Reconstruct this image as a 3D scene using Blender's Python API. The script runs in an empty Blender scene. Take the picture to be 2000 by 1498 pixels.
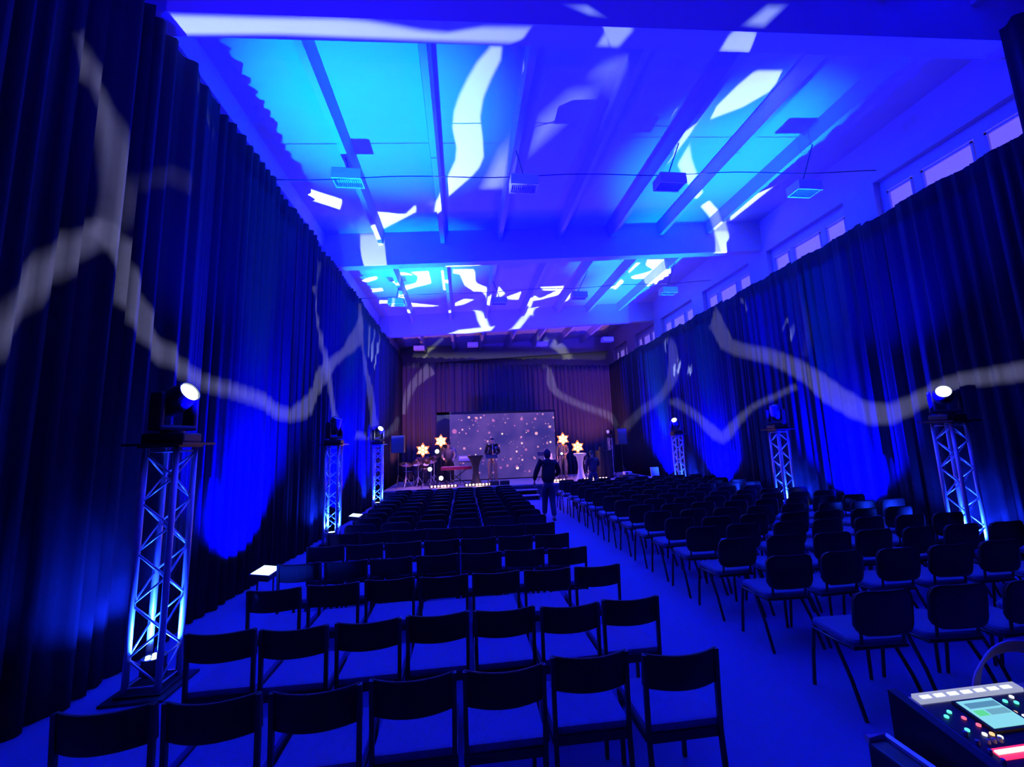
import bpy, bmesh, math, random
from mathutils import Vector, Matrix
import numpy as np
random.seed(7)
sc = bpy.context.scene
C = sc.collection
PI = math.pi

# ------------------------------------------------------------------ camera
FPX, VP, ROLL, H = 805.0, (905.0, 868.0), 0.018, 1.9
Yc = Vector(((VP[0]-1000)/FPX, (749-VP[1])/FPX, -1.0)).normalized()
Zc = Vector((-ROLL, 1.0, 0.0)); Zc = (Zc - Zc.dot(Yc)*Yc).normalized()
Xc = Yc.cross(Zc)
cd = bpy.data.cameras.new('camera'); cam = bpy.data.objects.new('camera', cd); C.objects.link(cam)
cam.matrix_world = Matrix(((Xc.x, Xc.y, Xc.z, 0), (Yc.x, Yc.y, Yc.z, 0), (Zc.x, Zc.y, Zc.z, H), (0, 0, 0, 1)))
cd.sensor_width = 36; cd.lens = FPX*36/2000; cd.clip_start = 0.05; cd.clip_end = 200
sc.camera = cam
sc.view_settings.view_transform = 'Standard'; sc.view_settings.look = 'None'
sc.view_settings.exposure = 0; sc.view_settings.gamma = 1; sc.view_settings.use_curve_mapping = False
cy = sc.cycles
cy.use_denoising = True
cy.max_bounces = 5; cy.diffuse_bounces = 3; cy.glossy_bounces = 3; cy.transmission_bounces = 3
cy.sample_clamp_indirect = 4.0; cy.caustics_reflective = False; cy.caustics_refractive = False
cy.use_adaptive_sampling = True
w = bpy.data.worlds.new('night'); sc.world = w; w.use_nodes = True
w.node_tree.nodes['Background'].inputs[0].default_value = (0.0, 0.0, 0.01, 1)
w.node_tree.nodes['Background'].inputs[1].default_value = 0.3

# ------------------------------------------------------------------ materials
def mat(name, col, rough=0.6, metal=0.0, noise=0.0, nscale=20.0, bump=0.0, bscale=60.0, emit=None, es=0.0, spec=0.5, wave=None):
    m = bpy.data.materials.new(name); m.use_nodes = True
    nt = m.node_tree; n = nt.nodes; b = n['Principled BSDF']; L = nt.links
    b.inputs['Base Color'].default_value = (*col, 1); b.inputs['Roughness'].default_value = rough
    b.inputs['Metallic'].default_value = metal; b.inputs['Specular IOR Level'].default_value = spec
    tc = n.new('ShaderNodeTexCoord')
    nz = n.new('ShaderNodeTexNoise'); nz.inputs['Scale'].default_value = nscale; nz.inputs['Detail'].default_value = 4
    L.new(tc.outputs['Object'], nz.inputs['Vector'])
    if noise:
        mr = n.new('ShaderNodeMapRange'); mr.inputs[3].default_value = 1-noise; mr.inputs[4].default_value = 1+noise
        L.new(nz.outputs[0], mr.inputs[0])
        vm = n.new('ShaderNodeVectorMath'); vm.operation = 'SCALE'; vm.inputs[0].default_value = col
        L.new(mr.outputs[0], vm.inputs['Scale']); L.new(vm.outputs[0], b.inputs['Base Color'])
    if bump:
        if wave:
            t = n.new('ShaderNodeTexWave'); t.bands_direction = wave
        else:
            t = n.new('ShaderNodeTexNoise')
        t.inputs['Scale'].default_value = bscale
        L.new(tc.outputs['Object'], t.inputs['Vector'])
        bp = n.new('ShaderNodeBump'); bp.inputs['Strength'].default_value = bump; bp.inputs['Distance'].default_value = 0.004
        L.new(t.outputs['Fac' if 'Fac' in t.outputs else 0], bp.inputs['Height']); L.new(bp.outputs[0], b.inputs['Normal'])
    if emit:
        b.inputs['Emission Color'].default_value = (*emit, 1); b.inputs['Emission Strength'].default_value = es
    return m
M = dict(
 plaster=mat('painted_plaster', (.60, .60, .60), .9, noise=.03, nscale=3, bump=.2, bscale=80, spec=.1),
 wallp=mat('wall_paint', (.55, .54, .54), .9, noise=.05, nscale=2, bump=.2, bscale=50, spec=.1),
 carpet=mat('carpet', (.12, .12, .33), .95, noise=.12, nscale=180, bump=.6, bscale=350, spec=.1),
 drape=mat('black_molton', (.019, .018, .030), .95, noise=.12, nscale=25, bump=.5, bscale=400, spec=.05),
 drapeb=mat('stage_molton', (.075, .055, .085), .95, noise=.12, nscale=25, bump=.5, bscale=400, spec=.05),
 frame=mat('window_frame', (.62, .62, .62), .5),
 blind=mat('glowing_frosted_pane', (.88, .88, .9), .45, emit=(.14, .09, .4), es=1.0),  # own glow added so the panes read lighter, standing for outside light
 alu=mat('aluminium', (.82, .83, .85), .38, metal=.45, noise=.06, nscale=60),
 blackm=mat('black_metal', (.02, .02, .022), .4, metal=.3, noise=.1),
 legm=mat('dark_chair_frame', (.018, .018, .02), .45, noise=.1),
 fab=mat('dark_fabric', (.011, .011, .014), .85, noise=.15, nscale=120, bump=.7, bscale=260),
 seatf=mat('woven_seat_fabric', (.26, .22, .55), .9, noise=.12, nscale=150, bump=.9, bscale=55, wave='X'),
 seatb=mat('seat_cushion_fabric', (.10, .10, .2), .85, noise=.12, nscale=150, bump=.6, bscale=200),
 backr=mat('backrest_fabric', (.013, .012, .016), .6, noise=.15, nscale=150, bump=.8, bscale=60, wave='X'),
 backi=mat('plastic_back_shell', (.009, .009, .011), .38, noise=.1, nscale=50),
 plast=mat('black_plastic', (.015, .015, .017), .45),
 white=mat('white_enamel', (.8, .8, .8), .45),
 grille=mat('heater_grille', (.45, .45, .45), .5, metal=.5),
 stage=mat('stage_floor', (.36, .30, .31), .5, noise=.1, nscale=4, bump=.2, bscale=30),
 stagef=mat('stage_skirt', (.12, .07, .08), .8, noise=.15, nscale=8),
 skin=mat('skin', (.55, .33, .25), .55),
 hair=mat('dark_hair', (.02, .014, .012), .7),
 dcloth=mat('black_clothes', (.007, .006, .009), .85, noise=.2, nscale=15),
 jean=mat('dark_blue_trousers', (.03, .035, .07), .85, noise=.2, nscale=20),
 gcloth=mat('grey_clothes', (.16, .14, .15), .85, noise=.2, nscale=15),
 bcloth=mat('maroon_jacket', (.09, .035, .05), .85, noise=.2, nscale=15),
 tan=mat('tan_shirt', (.3, .2, .14), .85, noise=.2, nscale=15),
 brass=mat('brass', (.85, .6, .25), .25, metal=1),
 redk=mat('red_keyboard_body', (.5, .03, .04), .35),
 keys=mat('piano_keys', (.75, .74, .7), .3, wave='X', bump=.4, bscale=30),
 drum=mat('drum_shell', (.05, .02, .05), .3, noise=.1),
 skinw=mat('drum_head', (.7, .7, .68), .5),
 wcloth=mat('white_stretch_cover', (.85, .82, .78), .7),
 box=mat('flight_case', (.03, .03, .035), .5, noise=.15, nscale=30),
 spk=mat('speaker_grille', (.05, .05, .07), .6),
 greyp=mat('grey_panel', (.32, .32, .38), .45),
 tbl=mat('table_top', (.10, .09, .11), .6, noise=.15, nscale=10),
 cord=mat('cable_rubber', (.42, .38, .6), .35),
 cable=mat('thin_cable', (.01, .01, .012), .6),
 paper=mat('paper', (.8, .8, .78), .8),
)
def emis(name, col, s):
    m = mat(name, (.02, .02, .02), .4, emit=col, es=s); return m
EM = dict(
 white=emis('lamp_glass_white', (.85, .95, 1), 9), warm=emis('lamp_glass_warm', (1, .42, .10), 1.7), warmr=emis('star_halo_orange', (1, .22, .03), 1.3),
 warmc=emis('lamp_glass_warm_core', (1, .80, .42), 3.2),
 par=emis('led_panel_white_blue', (.5, .7, 1), 3.0), parb=emis('led_dots', (.5, .8, 1), 3), blue=emis('lamp_glass_blue', (.1, .15, 1), 3),
 foot=emis('footlight_lens', (1, .62, .42), 5), footp=emis('footlight_lens_pink', (1, .45, .6), 5),
 green=emis('lamp_glass_green_white', (.8, 1, .85), 7),
 red=emis('small_red_led', (1, .02, .02), .6), redb=emis('fader_bar_red', (1, .02, .10), 1.6), pinkw=emis('fader_bar_white', (1, .85, .8), 2.5),
 teal=emis('key_led_teal', (.1, .9, .6), 1.6), led=emis('key_led_white', (.75, .85, 1), 1.6), redl=emis('key_led_red', (1, .15, .25), 1.2),
 orange=emis('key_led_orange', (1, .5, .2), 1.5))

# ------------------------------------------------------------------ mesh builder
class MB:
    def __init__(s): s.v = []; s.f = []
    def add(s, v, f):
        o = len(s.v); s.v += [tuple(p) for p in v]; s.f += [tuple(i+o for i in q) for q in f]; return s
    def box(s, c, d, rot=None, bev=0.0):
        x, y, z = d[0]/2, d[1]/2, d[2]/2
        if bev:
            bm = bmesh.new(); bmesh.ops.create_cube(bm, size=1)
            for q in bm.verts: q.co = Vector((q.co.x*d[0], q.co.y*d[1], q.co.z*d[2]))
            bmesh.ops.bevel(bm, geom=list(bm.edges), offset=min(bev, min(d)*.45), segments=2, affect='EDGES', profile=.6)
            bm.verts.index_update(); V = [q.co.copy() for q in bm.verts]; F = [[q.index for q in f.verts] for f in bm.faces]; bm.free()
        else:
            V = [Vector(p) for p in ((-x,-y,-z),(x,-y,-z),(x,y,-z),(-x,y,-z),(-x,-y,z),(x,-y,z),(x,y,z),(-x,y,z))]
            F = [(0,3,2,1),(4,5,6,7),(0,1,5,4),(1,2,6,5),(2,3,7,6),(3,0,4,7)]
        if rot is not None: V = [rot @ p for p in V]
        c = Vector(c); return s.add([p+c for p in V], F)
    def span(s, a, b, bev=0.0):
        return s.box([(a[i]+b[i])/2 for i in range(3)], [abs(b[i]-a[i]) for i in range(3)], bev=bev)
    def tube(s, pts, r, n=8, sx=1.0, cap=True):
        pts = [Vector(p) for p in pts]; k = len(pts); R = r if isinstance(r, (list, tuple)) else [r]*k
        up = None; V = []; F = []
        for i, p in enumerate(pts):
            t = (pts[min(i+1, k-1)] - pts[max(i-1, 0)]).normalized()
            if up is None:
                up = Vector((0, 0, 1)) if abs(t.z) < .9 else Vector((0, 1, 0))
            a = t.cross(up)
            if a.length < 1e-4: a = t.orthogonal()
            a.normalize(); b = a.cross(t).normalized(); up = b
            for j in range(n):
                q = 2*PI*(j+.5)/n; V.append(p + a*math.cos(q)*R[i]*sx + b*math.sin(q)*R[i])
        for i in range(k-1):
            for j in range(n): F.append((i*n+j, i*n+(j+1) % n, (i+1)*n+(j+1) % n, (i+1)*n+j))
        if cap: F.append(tuple(range(n))[::-1]); F.append(tuple((k-1)*n+j for j in range(n)))
        return s.add(V, F)
    def sq(s, a, b, w):            # square bar
        return s.tube([a, b], w*.7071, 4)
    def lathe(s, prof, c=(0,0,0), n=20, M3=None, cap=True):
        V = []; F = []; k = len(prof)
        for (r, z) in prof:
            for j in range(n):
                q = 2*PI*j/n; V.append(Vector((r*math.cos(q), r*math.sin(q), z)))
        for i in range(k-1):
            for j in range(n): F.append((i*n+j, i*n+(j+1) % n, (i+1)*n+(j+1) % n, (i+1)*n+j))
        if cap: F.append(tuple(range(n))[::-1]); F.append(tuple((k-1)*n+j for j in range(n)))
        if M3 is not None: V = [M3 @ v for v in V]
        c = Vector(c); return s.add([v+c for v in V], F)
    def prism(s, poly, z0, z1, M4=None):
        k = len(poly); V = [Vector((x, y, z0)) for x, y in poly]+[Vector((x, y, z1)) for x, y in poly]
        if M4 is not None: V = [M4 @ v for v in V]
        F = [tuple(range(k))[::-1], tuple(range(k, 2*k))]+[(j, (j+1) % k, k+(j+1) % k, k+j) for j in range(k)]
        return s.add(V, F)
    def build(s, name, m, parent=None, smooth=False):
        me = bpy.data.meshes.new(name); me.from_pydata(s.v, [], s.f); me.validate(); me.materials.append(m)
        bm = bmesh.new(); bm.from_mesh(me); bmesh.ops.recalc_face_normals(bm, faces=bm.faces); bm.to_mesh(me); bm.free()
        if smooth:
            for p in me.polygons: p.use_smooth = True
        o = bpy.data.objects.new(name, me); C.objects.link(o)
        if parent is not None: o.parent = parent
        return o
def tag(o, label=None, cat=None, group=None, kind=None):
    if label: o['label'] = label
    if cat: o['category'] = cat
    if group: o['group'] = group
    if kind: o['kind'] = kind
    return o
def thing(name, label, cat, loc=(0,0,0), rz=0.0, group=None):
    o = bpy.data.objects.new(name, None); C.objects.link(o); o.location = loc; o.rotation_euler = (0, 0, rz)
    o.empty_display_size = .1
    return tag(o, label, cat, group)
def dup(o, loc=None, rz=None, label=None, group=None, parent=None):
    c = o.copy(); C.objects.link(c)
    if parent is not None: c.parent = parent
    if loc is not None: c.location = loc
    if rz is not None: c.rotation_euler = (0, 0, rz)
    if label: c['label'] = label
    if group: c['group'] = group
    for ch in list(o.children): dup(ch, parent=c)
    return c
def toward(d):                       # 3x3 taking +Z to d
    return Vector(d).normalized().to_track_quat('Z', 'Y').to_matrix()
def Rz(a): return Matrix.Rotation(a, 3, 'Z')
def Rx(a): return Matrix.Rotation(a, 3, 'X')
def Ry(a): return Matrix.Rotation(a, 3, 'Y')

# ------------------------------------------------------------------ the hall
XL, XR, Y0, Y1 = -4.3, 9.0, -3.2, 24.6
SL = .06
def zc(K, x): return K + SL*x
MB().span((XL-.2, Y0, -.1), (XR+.4, Y1+.2, 0)).build('floor', M['carpet'])['kind'] = 'structure'
# ceiling slab with its longitudinal ribs, falling gently to the left
m = MB()
def slopebox(m, x0, x1, ya, yb, k0, k1):
    V = [(x0,ya,zc(k0,x0)),(x1,ya,zc(k0,x1)),(x1,yb,zc(k0,x1)),(x0,yb,zc(k0,x0)),(x0,ya,zc(k1,x0)),(x1,ya,zc(k1,x1)),(x1,yb,zc(k1,x1)),(x0,yb,zc(k1,x0))]
    m.add(V, [(0,3,2,1),(4,5,6,7),(0,1,5,4),(1,2,6,5),(2,3,7,6),(3,0,4,7)])
slopebox(m, XL-.2, XR+.4, Y0, Y1+.2, 7.72, 7.95)
RIBS = [-3.62, -2.08, -.46, 1.10, 2.78, 4.33, 5.80, 7.30]
for x in RIBS:
    V = []
    for y in (Y0, Y1):
        for dx, k in ((-.055, 7.36), (.055, 7.36), (.10, 7.73), (-.10, 7.73)):
            V.append((x+dx, y, zc(k, x+dx)))
    m.add(V, [(0,1,2,3),(7,6,5,4),(0,4,5,1),(1,5,6,2),(2,6,7,3),(3,7,4,0)])
m.build('ceiling', M['plaster'])['kind'] = 'structure'
for i, (a, b) in enumerate([(4.20, 4.48), (10.68, 10.95), (17.78, 18.05), (24.1, 24.4)]):
    m = MB(); slopebox(m, XL-.1, XR+.05, a, b, 6.8, 7.74)
    m.build('trim_%d' % (i+1), M['plaster'])['kind'] = 'structure'
MB().span((XL-.2, Y0, 0), (XL, Y1+.2, 7.7)).build('wall_left', M['wallp'])['kind'] = 'structure'
MB().span((XL-.2, Y1, 0), (XR+.3, Y1+.2, 8.3)).build('wall_back', M['wallp'])['kind'] = 'structure'
WIN = [(4.85, 7.32), (8.05, 10.56), (11.34, 13.88), (14.62, 17.22), (17.9, 20.1), (21.2, 23.2)]
m = MB(); m.span((XR, Y0, 0), (XR+.35, Y1, 5.2)); m.span((XR, Y0, 7.25), (XR+.35, Y1, 8.4))
ys = [Y0]+[y for p in WIN for y in p]+[Y1]
for i in range(0, len(ys), 2): m.span((XR, ys[i], 5.2), (XR+.35, ys[i+1], 7.25))
m.build('wall_right', M['wallp'])['kind'] = 'structure'
for i, (a, b) in enumerate(WIN):
    m = MB(); X = XR+.16
    fr = .06
    m.span((X, a, 5.2), (X+.07, b, 5.2+fr)); m.span((X, a, 7.0), (X+.07, b, 7.25))
    wd = b-a; c1 = a+wd*.27; c2 = a+wd*.68
    for y, q in ((a, .12), (c1, .14), (c2, .14), (b-.12, .12)): m.span((X-.006, y, 5.2+fr), (X+.064, y+q, 7.0))
    wo = m.build('window_%d' % (i+1), M['frame']); wo['kind'] = 'structure'
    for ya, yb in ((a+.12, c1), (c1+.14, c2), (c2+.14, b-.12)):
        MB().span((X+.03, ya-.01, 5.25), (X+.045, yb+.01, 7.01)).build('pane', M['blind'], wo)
        s_ = MB(); s_.span((X-.015, ya+.015, 6.93), (X+.03, yb-.015, 6.97)); s_.span((X-.015, ya+.015, 5.28), (X+.03, yb-.015, 5.32))
        s_.span((X-.015, ya+.015, 5.28), (X+.03, ya+.05, 6.97)); s_.span((X-.015, yb-.05, 5.28), (X+.03, yb-.015, 6.97))
        s_.build('sash', M['frame'], wo)

# ------------------------------------------------------------------ drapes
def drape(p0, p1, z0, z1, seed, label, group, m=None, sag=0.05, lam=.19, amp=.055):
    rnd = random.Random(seed)
    p0, p1 = Vector((p0[0], p0[1], 0)), Vector((p1[0], p1[1], 0)); L = (p1-p0).length; t = (p1-p0)/L; nrm = Vector((-t.y, t.x, 0))
    n = int(L/.028); ph = 0; offs = []; freq = 2*PI/lam
    am = amp; big = rnd.uniform(0, 6)
    for i in range(n+1):
        s = L*i/n
        if i % 9 == 0: fq = freq*rnd.uniform(.5, 1.35); am = amp*rnd.uniform(.5, 1.25)
        ph += fq*L/n
        offs.append((s, am, ph))
    rows = [0, .25, .5, .75, .93, 1.0]
    V = []
    a_s = amp
    for k, u in enumerate(rows):
        a_s = amp
        for (s, a, p) in offs:
            a_s += (a-a_s)*.12
            spread = 1.0 - .25*u
            wn = min(1, s/.22, (L-s)/.22); wn = wn*wn*(3-2*wn)
            d = wn*(a_s*spread*(math.sin(p) + .35*math.sin(2.3*p+1+u*.8)) + .035*math.sin(s*3.1+big+u*.6)+.02*math.sin(s*6.3+big*2))
            ztop = (z0[0]+(z1-z0[0])*0) if False else None
            zt = z0 + (z1-z0)*(s/L) - wn*sag*abs(math.sin(s*PI/.62+seed))*.5 - .02*math.sin(p)
            V.append(p0 + t*s + nrm*d + Vector((0, 0, .012 + (zt-.012)*u)))
    F = []
    for k in range(len(rows)-1):
        for i in range(n):
            a = k*(n+1)+i; F.append((a, a+1, a+n+2, a+n+1))
    o = MB().add(V, F).build('pleated_drape', m or M['drape'], smooth=True)
    md = o.modifiers.new('cloth', 'SOLIDIFY'); md.thickness = .006
    return tag(o, label, 'curtain', group)
def lx(y): return -3.12 + (y-3)*.17/17.6
def lz(y): return 6.46 - (y-3)*.27/17.6
cutsL = [(1.9, 5.15, 'floor to ceiling black drape behind the nearest truss tower on the left'),
         (5.15, 7.87, 'black drape on the left behind the nearest glowing floor panel, past the nearest tower'),
         (7.87, 10.57, 'black drape behind the middle truss tower of the left wall'),
         (10.57, 13.07, 'black drape on the left wall behind the second glowing floor panel'),
         (13.07, 16.57, 'black drape behind the farthest truss tower of the left wall'),
         (16.57, 20.6, 'black drape in the far left corner beside the stage')]
for i, (a, b, lab) in enumerate(cutsL):
    drape((lx(a), a), (lx(b), b), lz(a), lz(b), 11+i*3, lab, 'drapes along the left wall')
def rx(y): return 7.64 + (y-3)*.06/17.6
cutsR = [(4.02, 6.56, 'black drape behind the nearest truss tower on the right'),
         (6.56, 8.27, 'black drape right of the middle right tower, washed bright blue at its foot'),
         (8.27, 10.87, 'black drape behind the middle truss tower of the right wall'),
         (10.87, 13.27, 'black drape on the right wall between the middle and farthest towers'),
         (13.27, 16.45, 'black drape behind the farthest truss tower of the right wall'),
         (16.45, 20.6, 'black drape in the far right corner beside the stage')]
for i, (a, b, lab) in enumerate(cutsR):
    drape((rx(a), a), (rx(b), b), 5.86, 5.8, 41+i*3, lab, 'drapes along the right wall')
drape((7.22, 3.98), (7.6, 2.2), 7.15, 7.15, 77, 'tall near-black drape at the right edge, reaching the ceiling', 'drapes along the right wall', sag=0)
for i, (a, b, lab) in enumerate([(-2.95, .17, 'dark drape behind the stage, left of the screen'), (.17, 4.27, 'dark drape behind the stage, directly above and behind the screen'), (4.27, 7.76, 'dark reddish drape behind the stage, right of the screen')]):
    za = 6.05-(a+2.85)*.28/10.6; zb = 6.05-(b+2.85)*.28/10.6
    drape((a, 20.7), (b, 20.7), za, zb, 90+i, lab, 'drapes behind the stage', M['drapeb'], sag=.03, lam=.26, amp=.07)

# ------------------------------------------------------------------ ceiling heaters and cables
def ordinal(i): return ['first', 'second', 'third', 'fourth', 'fifth', 'sixth', 'seventh', 'eighth', 'ninth', 'tenth', 'eleventh', 'twelfth', 'thirteenth', 'fourteenth', 'fifteenth'][i]
HR = [[(-2.02, 7.28, 6.78), (1.22, 7.10, 6.68), (4.05, 6.92, 6.72), (6.95, 6.95, 6.72)],
      [(-2.15, 13.7, 6.66), (1.30, 13.5, 6.64), (3.95, 12.95, 6.66), (6.95, 12.6, 6.72)],
      [(-2.1, 20.5, 6.66), (.55, 20.0, 6.70), (3.9, 19.35, 6.55), (6.9, 18.5, 6.55)]]
proto = None
rown = ['nearest', 'middle', 'farthest']; coln = ['leftmost', 'second from left', 'third from left', 'rightmost']
for r, row in enumerate(HR):
    for c, (x, y, z) in enumerate(row):
        lab = 'white box heater hung under the ceiling, %s in the %s row' % (coln[c], rown[r])
        rodh = zc(7.37, x)-z-.16
        if proto is None:
            t = thing('ceiling_heater', lab, 'heater', (x, y, z), 0, 'heaters under the ceiling')
            m = MB(); m.box((0, 0, .11), (.52, .34, .10), bev=.015); m.box((0, -.155, .01), (.52, .03, .12)); m.box((0, .155, .02), (.52, .03, .1)); m.box((-.25, 0, .02), (.02, .3, .1)); m.box((.25, 0, .02), (.02, .3, .1))
            m.build('housing', M['white'], t)
            g = MB()
            for k in range(13): g.box((-.23+k*.038, 0, -.015), (.008, .3, .02))
            g.box((0, -.07, -.02), (.48, .006, .006)); g.box((0, .07, -.02), (.48, .006, .006))
            g.build('grille', M['grille'], t)
            proto = t
        else:
            t = dup(proto, (x, y, z), 0, lab)
            for ch in list(t.children):
                if ch.name.startswith('hanging_rod'): bpy.data.objects.remove(ch)
        rib = min(RIBS, key=lambda q: abs(q-x))
        m = MB(); m.tube([(0, 0, .15), (0, 0, .15+.10), (rib-x, 0, zc(7.37, rib)-z+.01)], .011, 6); m.tube([(-.1, 0, .16), (0, 0, .26)], .006, 5)
        m.build('hanging_rod', M['blackm'], t)
for k, (y, z, lab) in enumerate([(7.2, 6.95, 'thin black cable strung across the hall over the nearest heaters'), (13.3, 6.95, 'thin black cable strung across the hall over the middle heaters')]):
    pts = []
    for i in range(41):
        u = i/40; x = XL + (XR-XL)*u
        pts.append((x, y, zc(z, x)-.10*math.sin(u*PI*4)**2*.5-.02))
    o = MB().tube(pts, .009, 5).build('suspended_cable', M['cable']); tag(o, lab, 'cable', 'cables under the ceiling')

# ------------------------------------------------------------------ chairs, left block rear rows (square framed, wide curved back)
def curved_panel(w, z0, z1, y, bulge, th, n=14, rc=0.0, lean=0.0, mid=.0):
    """panel across x, bulging to -y in the middle; rc rounds its corners"""
    m = MB(); V = []; F = []
    rows = 6
    def half(zf):   # half width at height fraction with rounded corners
        h = (z1-z0); d0 = zf*h; d1 = h-d0; r = rc; hw = w/2
        for d in (d0, d1):
            if d < r: hw = min(hw, w/2 - r + math.sqrt(max(r*r-(r-d)**2, 0)))
        return hw
    fr = [0, .06, .2, .5, .8, .94, 1]
    K = len(fr)
    for side in (0, 1):
        for f in fr:
            hw = half(f)
            for i in range(n+1):
                u = -1+2*i/n; x = u*hw; z = z0+(z1-z0)*f + mid*(1-u*u)*0
                edge = 1-.45*(max(abs(u)**10, abs(2*f-1)**10))
                yy = y - bulge*(1-(x/(w/2))**2) + lean*(f-.5) + (th/2*edge if side else -th/2*edge)
                V.append((x, yy, z))
    def idx(s, k, i): return s*K*(n+1)+k*(n+1)+i
    for k in range(K-1):
        for i in range(n):
            F.append((idx(0,k,i), idx(0,k,i+1), idx(0,k+1,i+1), idx(0,k+1,i))); F.append((idx(1,k,i), idx(1,k+1,i), idx(1,k+1,i+1), idx(1,k,i+1)))
    for i in range(n):
        F.append((idx(0,0,i), idx(1,0,i), idx(1,0,i+1), idx(0,0,i+1))); F.append((idx(0,K-1,i), idx(0,K-1,i+1), idx(1,K-1,i+1), idx(1,K-1,i)))
    for k in range(K-1):
        F.append((idx(0,k,0), idx(0,k+1,0), idx(1,k+1,0), idx(1,k,0))); F.append((idx(0,k,n), idx(1,k,n), idx(1,k+1,n), idx(0,k+1,n)))
    return m.add(V, F)
def chair_a():
    t = thing('framed_chair', '', 'chair')
    for s in (-1, 1):
        MB().tube([(s*.193, -.245, 0), (s*.193, -.215, .40), (s*.194, -.222, .60), (s*.195, -.235, .80)], .0155, 4).build('leg', M['legm'], t)
        MB().tube([(s*.190, .205, 0), (s*.190, .19, .40)], .0155, 4).build('leg', M['legm'], t)
    m = MB(); m.box((0, -.205, .395), (.40, .022, .045)); m.box((0, .185, .395), (.39, .022, .04))
    m.box((-.196, 0, .395), (.022, .40, .04)); m.box((.196, 0, .395), (.022, .40, .04))
    m.build('seat_frame', M['legm'], t)
    MB().box((0, .0, .435), (.40, .42, .045), bev=.016).build('seat', M['seatf'], t, smooth=False)
    curved_panel(.408, .632, .802, -.212, .062, .026, rc=.008, lean=-.02).build('backrest', M['backr'], t, smooth=True)
    return t
def chair_b():
    t = thing('stacking_chair', '', 'chair')
    for s in (-1, 1):
        MB().tube([(s*.232, .205, 0), (s*.222, .19, .22), (s*.212, .165, .415)], .0115, 8, sx=1.2).build('leg', M['legm'], t)
        MB().tube([(s*.236, -.235, 0), (s*.225, -.14, .22), (s*.212, -.02, .415)], .0115, 8, sx=1.2).build('leg', M['legm'], t)
        MB().tube([(s*.15, -.02, .415), (s*.152, -.15, .42), (s*.155, -.19, .46), (s*.158, -.205, .62), (s*.158, -.21, .74)], .0105, 8).build('back_support', M['legm'], t)
    m = MB(); m.tube([(-.212, .165, .415), (-.2, .19, .42), (.2, .19, .42), (.212, .165, .415), (.212, -.02, .415), (.2, -.17, .415), (-.2, -.17, .415), (-.212, -.02, .415), (-.212, .165, .415)], .0105, 8)
    m.build('seat_frame', M['legm'], t)
    # cushion with rounded plan corners
    poly = []
    for cx, cyy, a0 in ((.15, .16, 0), (-.15, .16, 90), (-.16, -.13, 180), (.16, -.13, 270)):
        for k in range(5):
            a = math.radians(a0+22.5*k); poly.append((cx+.055*math.cos(a), cyy+.055*math.sin(a)))
    m = MB(); n = len(poly); V = []; F = []
    for (sc_, z) in ((.93, .425), (1, .435), (1, .46), (.96, .474), (.8, .482)):
        V += [(x*sc_, y*sc_, z-.012*(abs(x)/.2)**2*0) for x, y in poly]
    for k in range(4):
        for j in range(n): F.append((k*n+j, k*n+(j+1) % n, (k+1)*n+(j+1) % n, (k+1)*n+j))
    F += [tuple(range(n))[::-1], tuple(4*n+j for j in range(n))]
    m.add(V, F).build('seat', M['seatb'], t, smooth=False)
    curved_panel(.425, .525, .81, -.215, .028, .03, rc=.065, lean=-.03).build('backrest', M['fab'], t, smooth=True)
    curved_panel(.435, .52, .816, -.232, .028, .012, rc=.068, lean=-.03).build('back_shell', M['backi'], t, smooth=True)
    return t
CA = chair_a(); CB = chair_b(); usedA = usedB = False
for k in CA.children_recursive: pass
rnd = random.Random(3)
def ropos(i, n): return 'aisle-end' if i == 0 else ('wall-end' if i == n-1 else ordinal(i)+' from the aisle')
ordr = lambda k, n: 'nearest' if k == 0 else ('farthest' if k == n-1 else ordinal(k)+'-nearest')
# left rear rows, measured y of the backrests
first = True
for k, (yb, n, x0, pitch) in enumerate([(2.20, 7, 1.08, .446), (2.94, 7, 1.14, .443), (3.74, 7, 1.155, .449), (4.48, 7, 1.06, .448), (5.16, 7, 1.04, .439), (5.85, 7, 1.02, .434)]):
    for i in range(n):
        lab = 'dark square-framed chair with wide curved back, left block, %s row, %s' % (ordr(k, 6), ropos(i, n))
        x = x0-i*pitch+rnd.uniform(-.004, .004); y = yb+.235+rnd.uniform(-.02, .02) + (.06 if (k, i) in ((0, 1), (2, 4)) else 0) - (.06*((6-i)/6) if k > 2 else 0)
        if k == 0 and i == 0: x += .02
        rz = rnd.uniform(-.015, .015)
        if first: CA.location = (x, y, 0); CA.rotation_euler = (0, 0, rz); CA['label'] = lab; CA['group'] = 'square-framed chairs of the left block'; first = False
        else: dup(CA, (x, y, 0), rz, lab)
first = True
for k in range(10):
    yb = 6.42+.5*k
    for i in range(6):
        lab = 'black round-backed chair, left block, %s round-backed row, %s' % (ordr(k, 10), ropos(i, 6))
        x = 1.02-i*.505+rnd.uniform(-.008, .008); y = yb+.22+rnd.uniform(-.012, .012)
        if first: CB.location = (x, y, 0); CB['label'] = lab; CB['group'] = 'round-backed chairs of the left block'; first = False
        else: dup(CB, (x, y, 0), rnd.uniform(-.02, .02), lab)
YR = [2.74, 3.63, 4.33, 4.96, 5.52, 6.13, 6.75, 7.36, 7.97, 8.65, 9.28, 9.9, 10.5, 11.1, 11.72]
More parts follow.
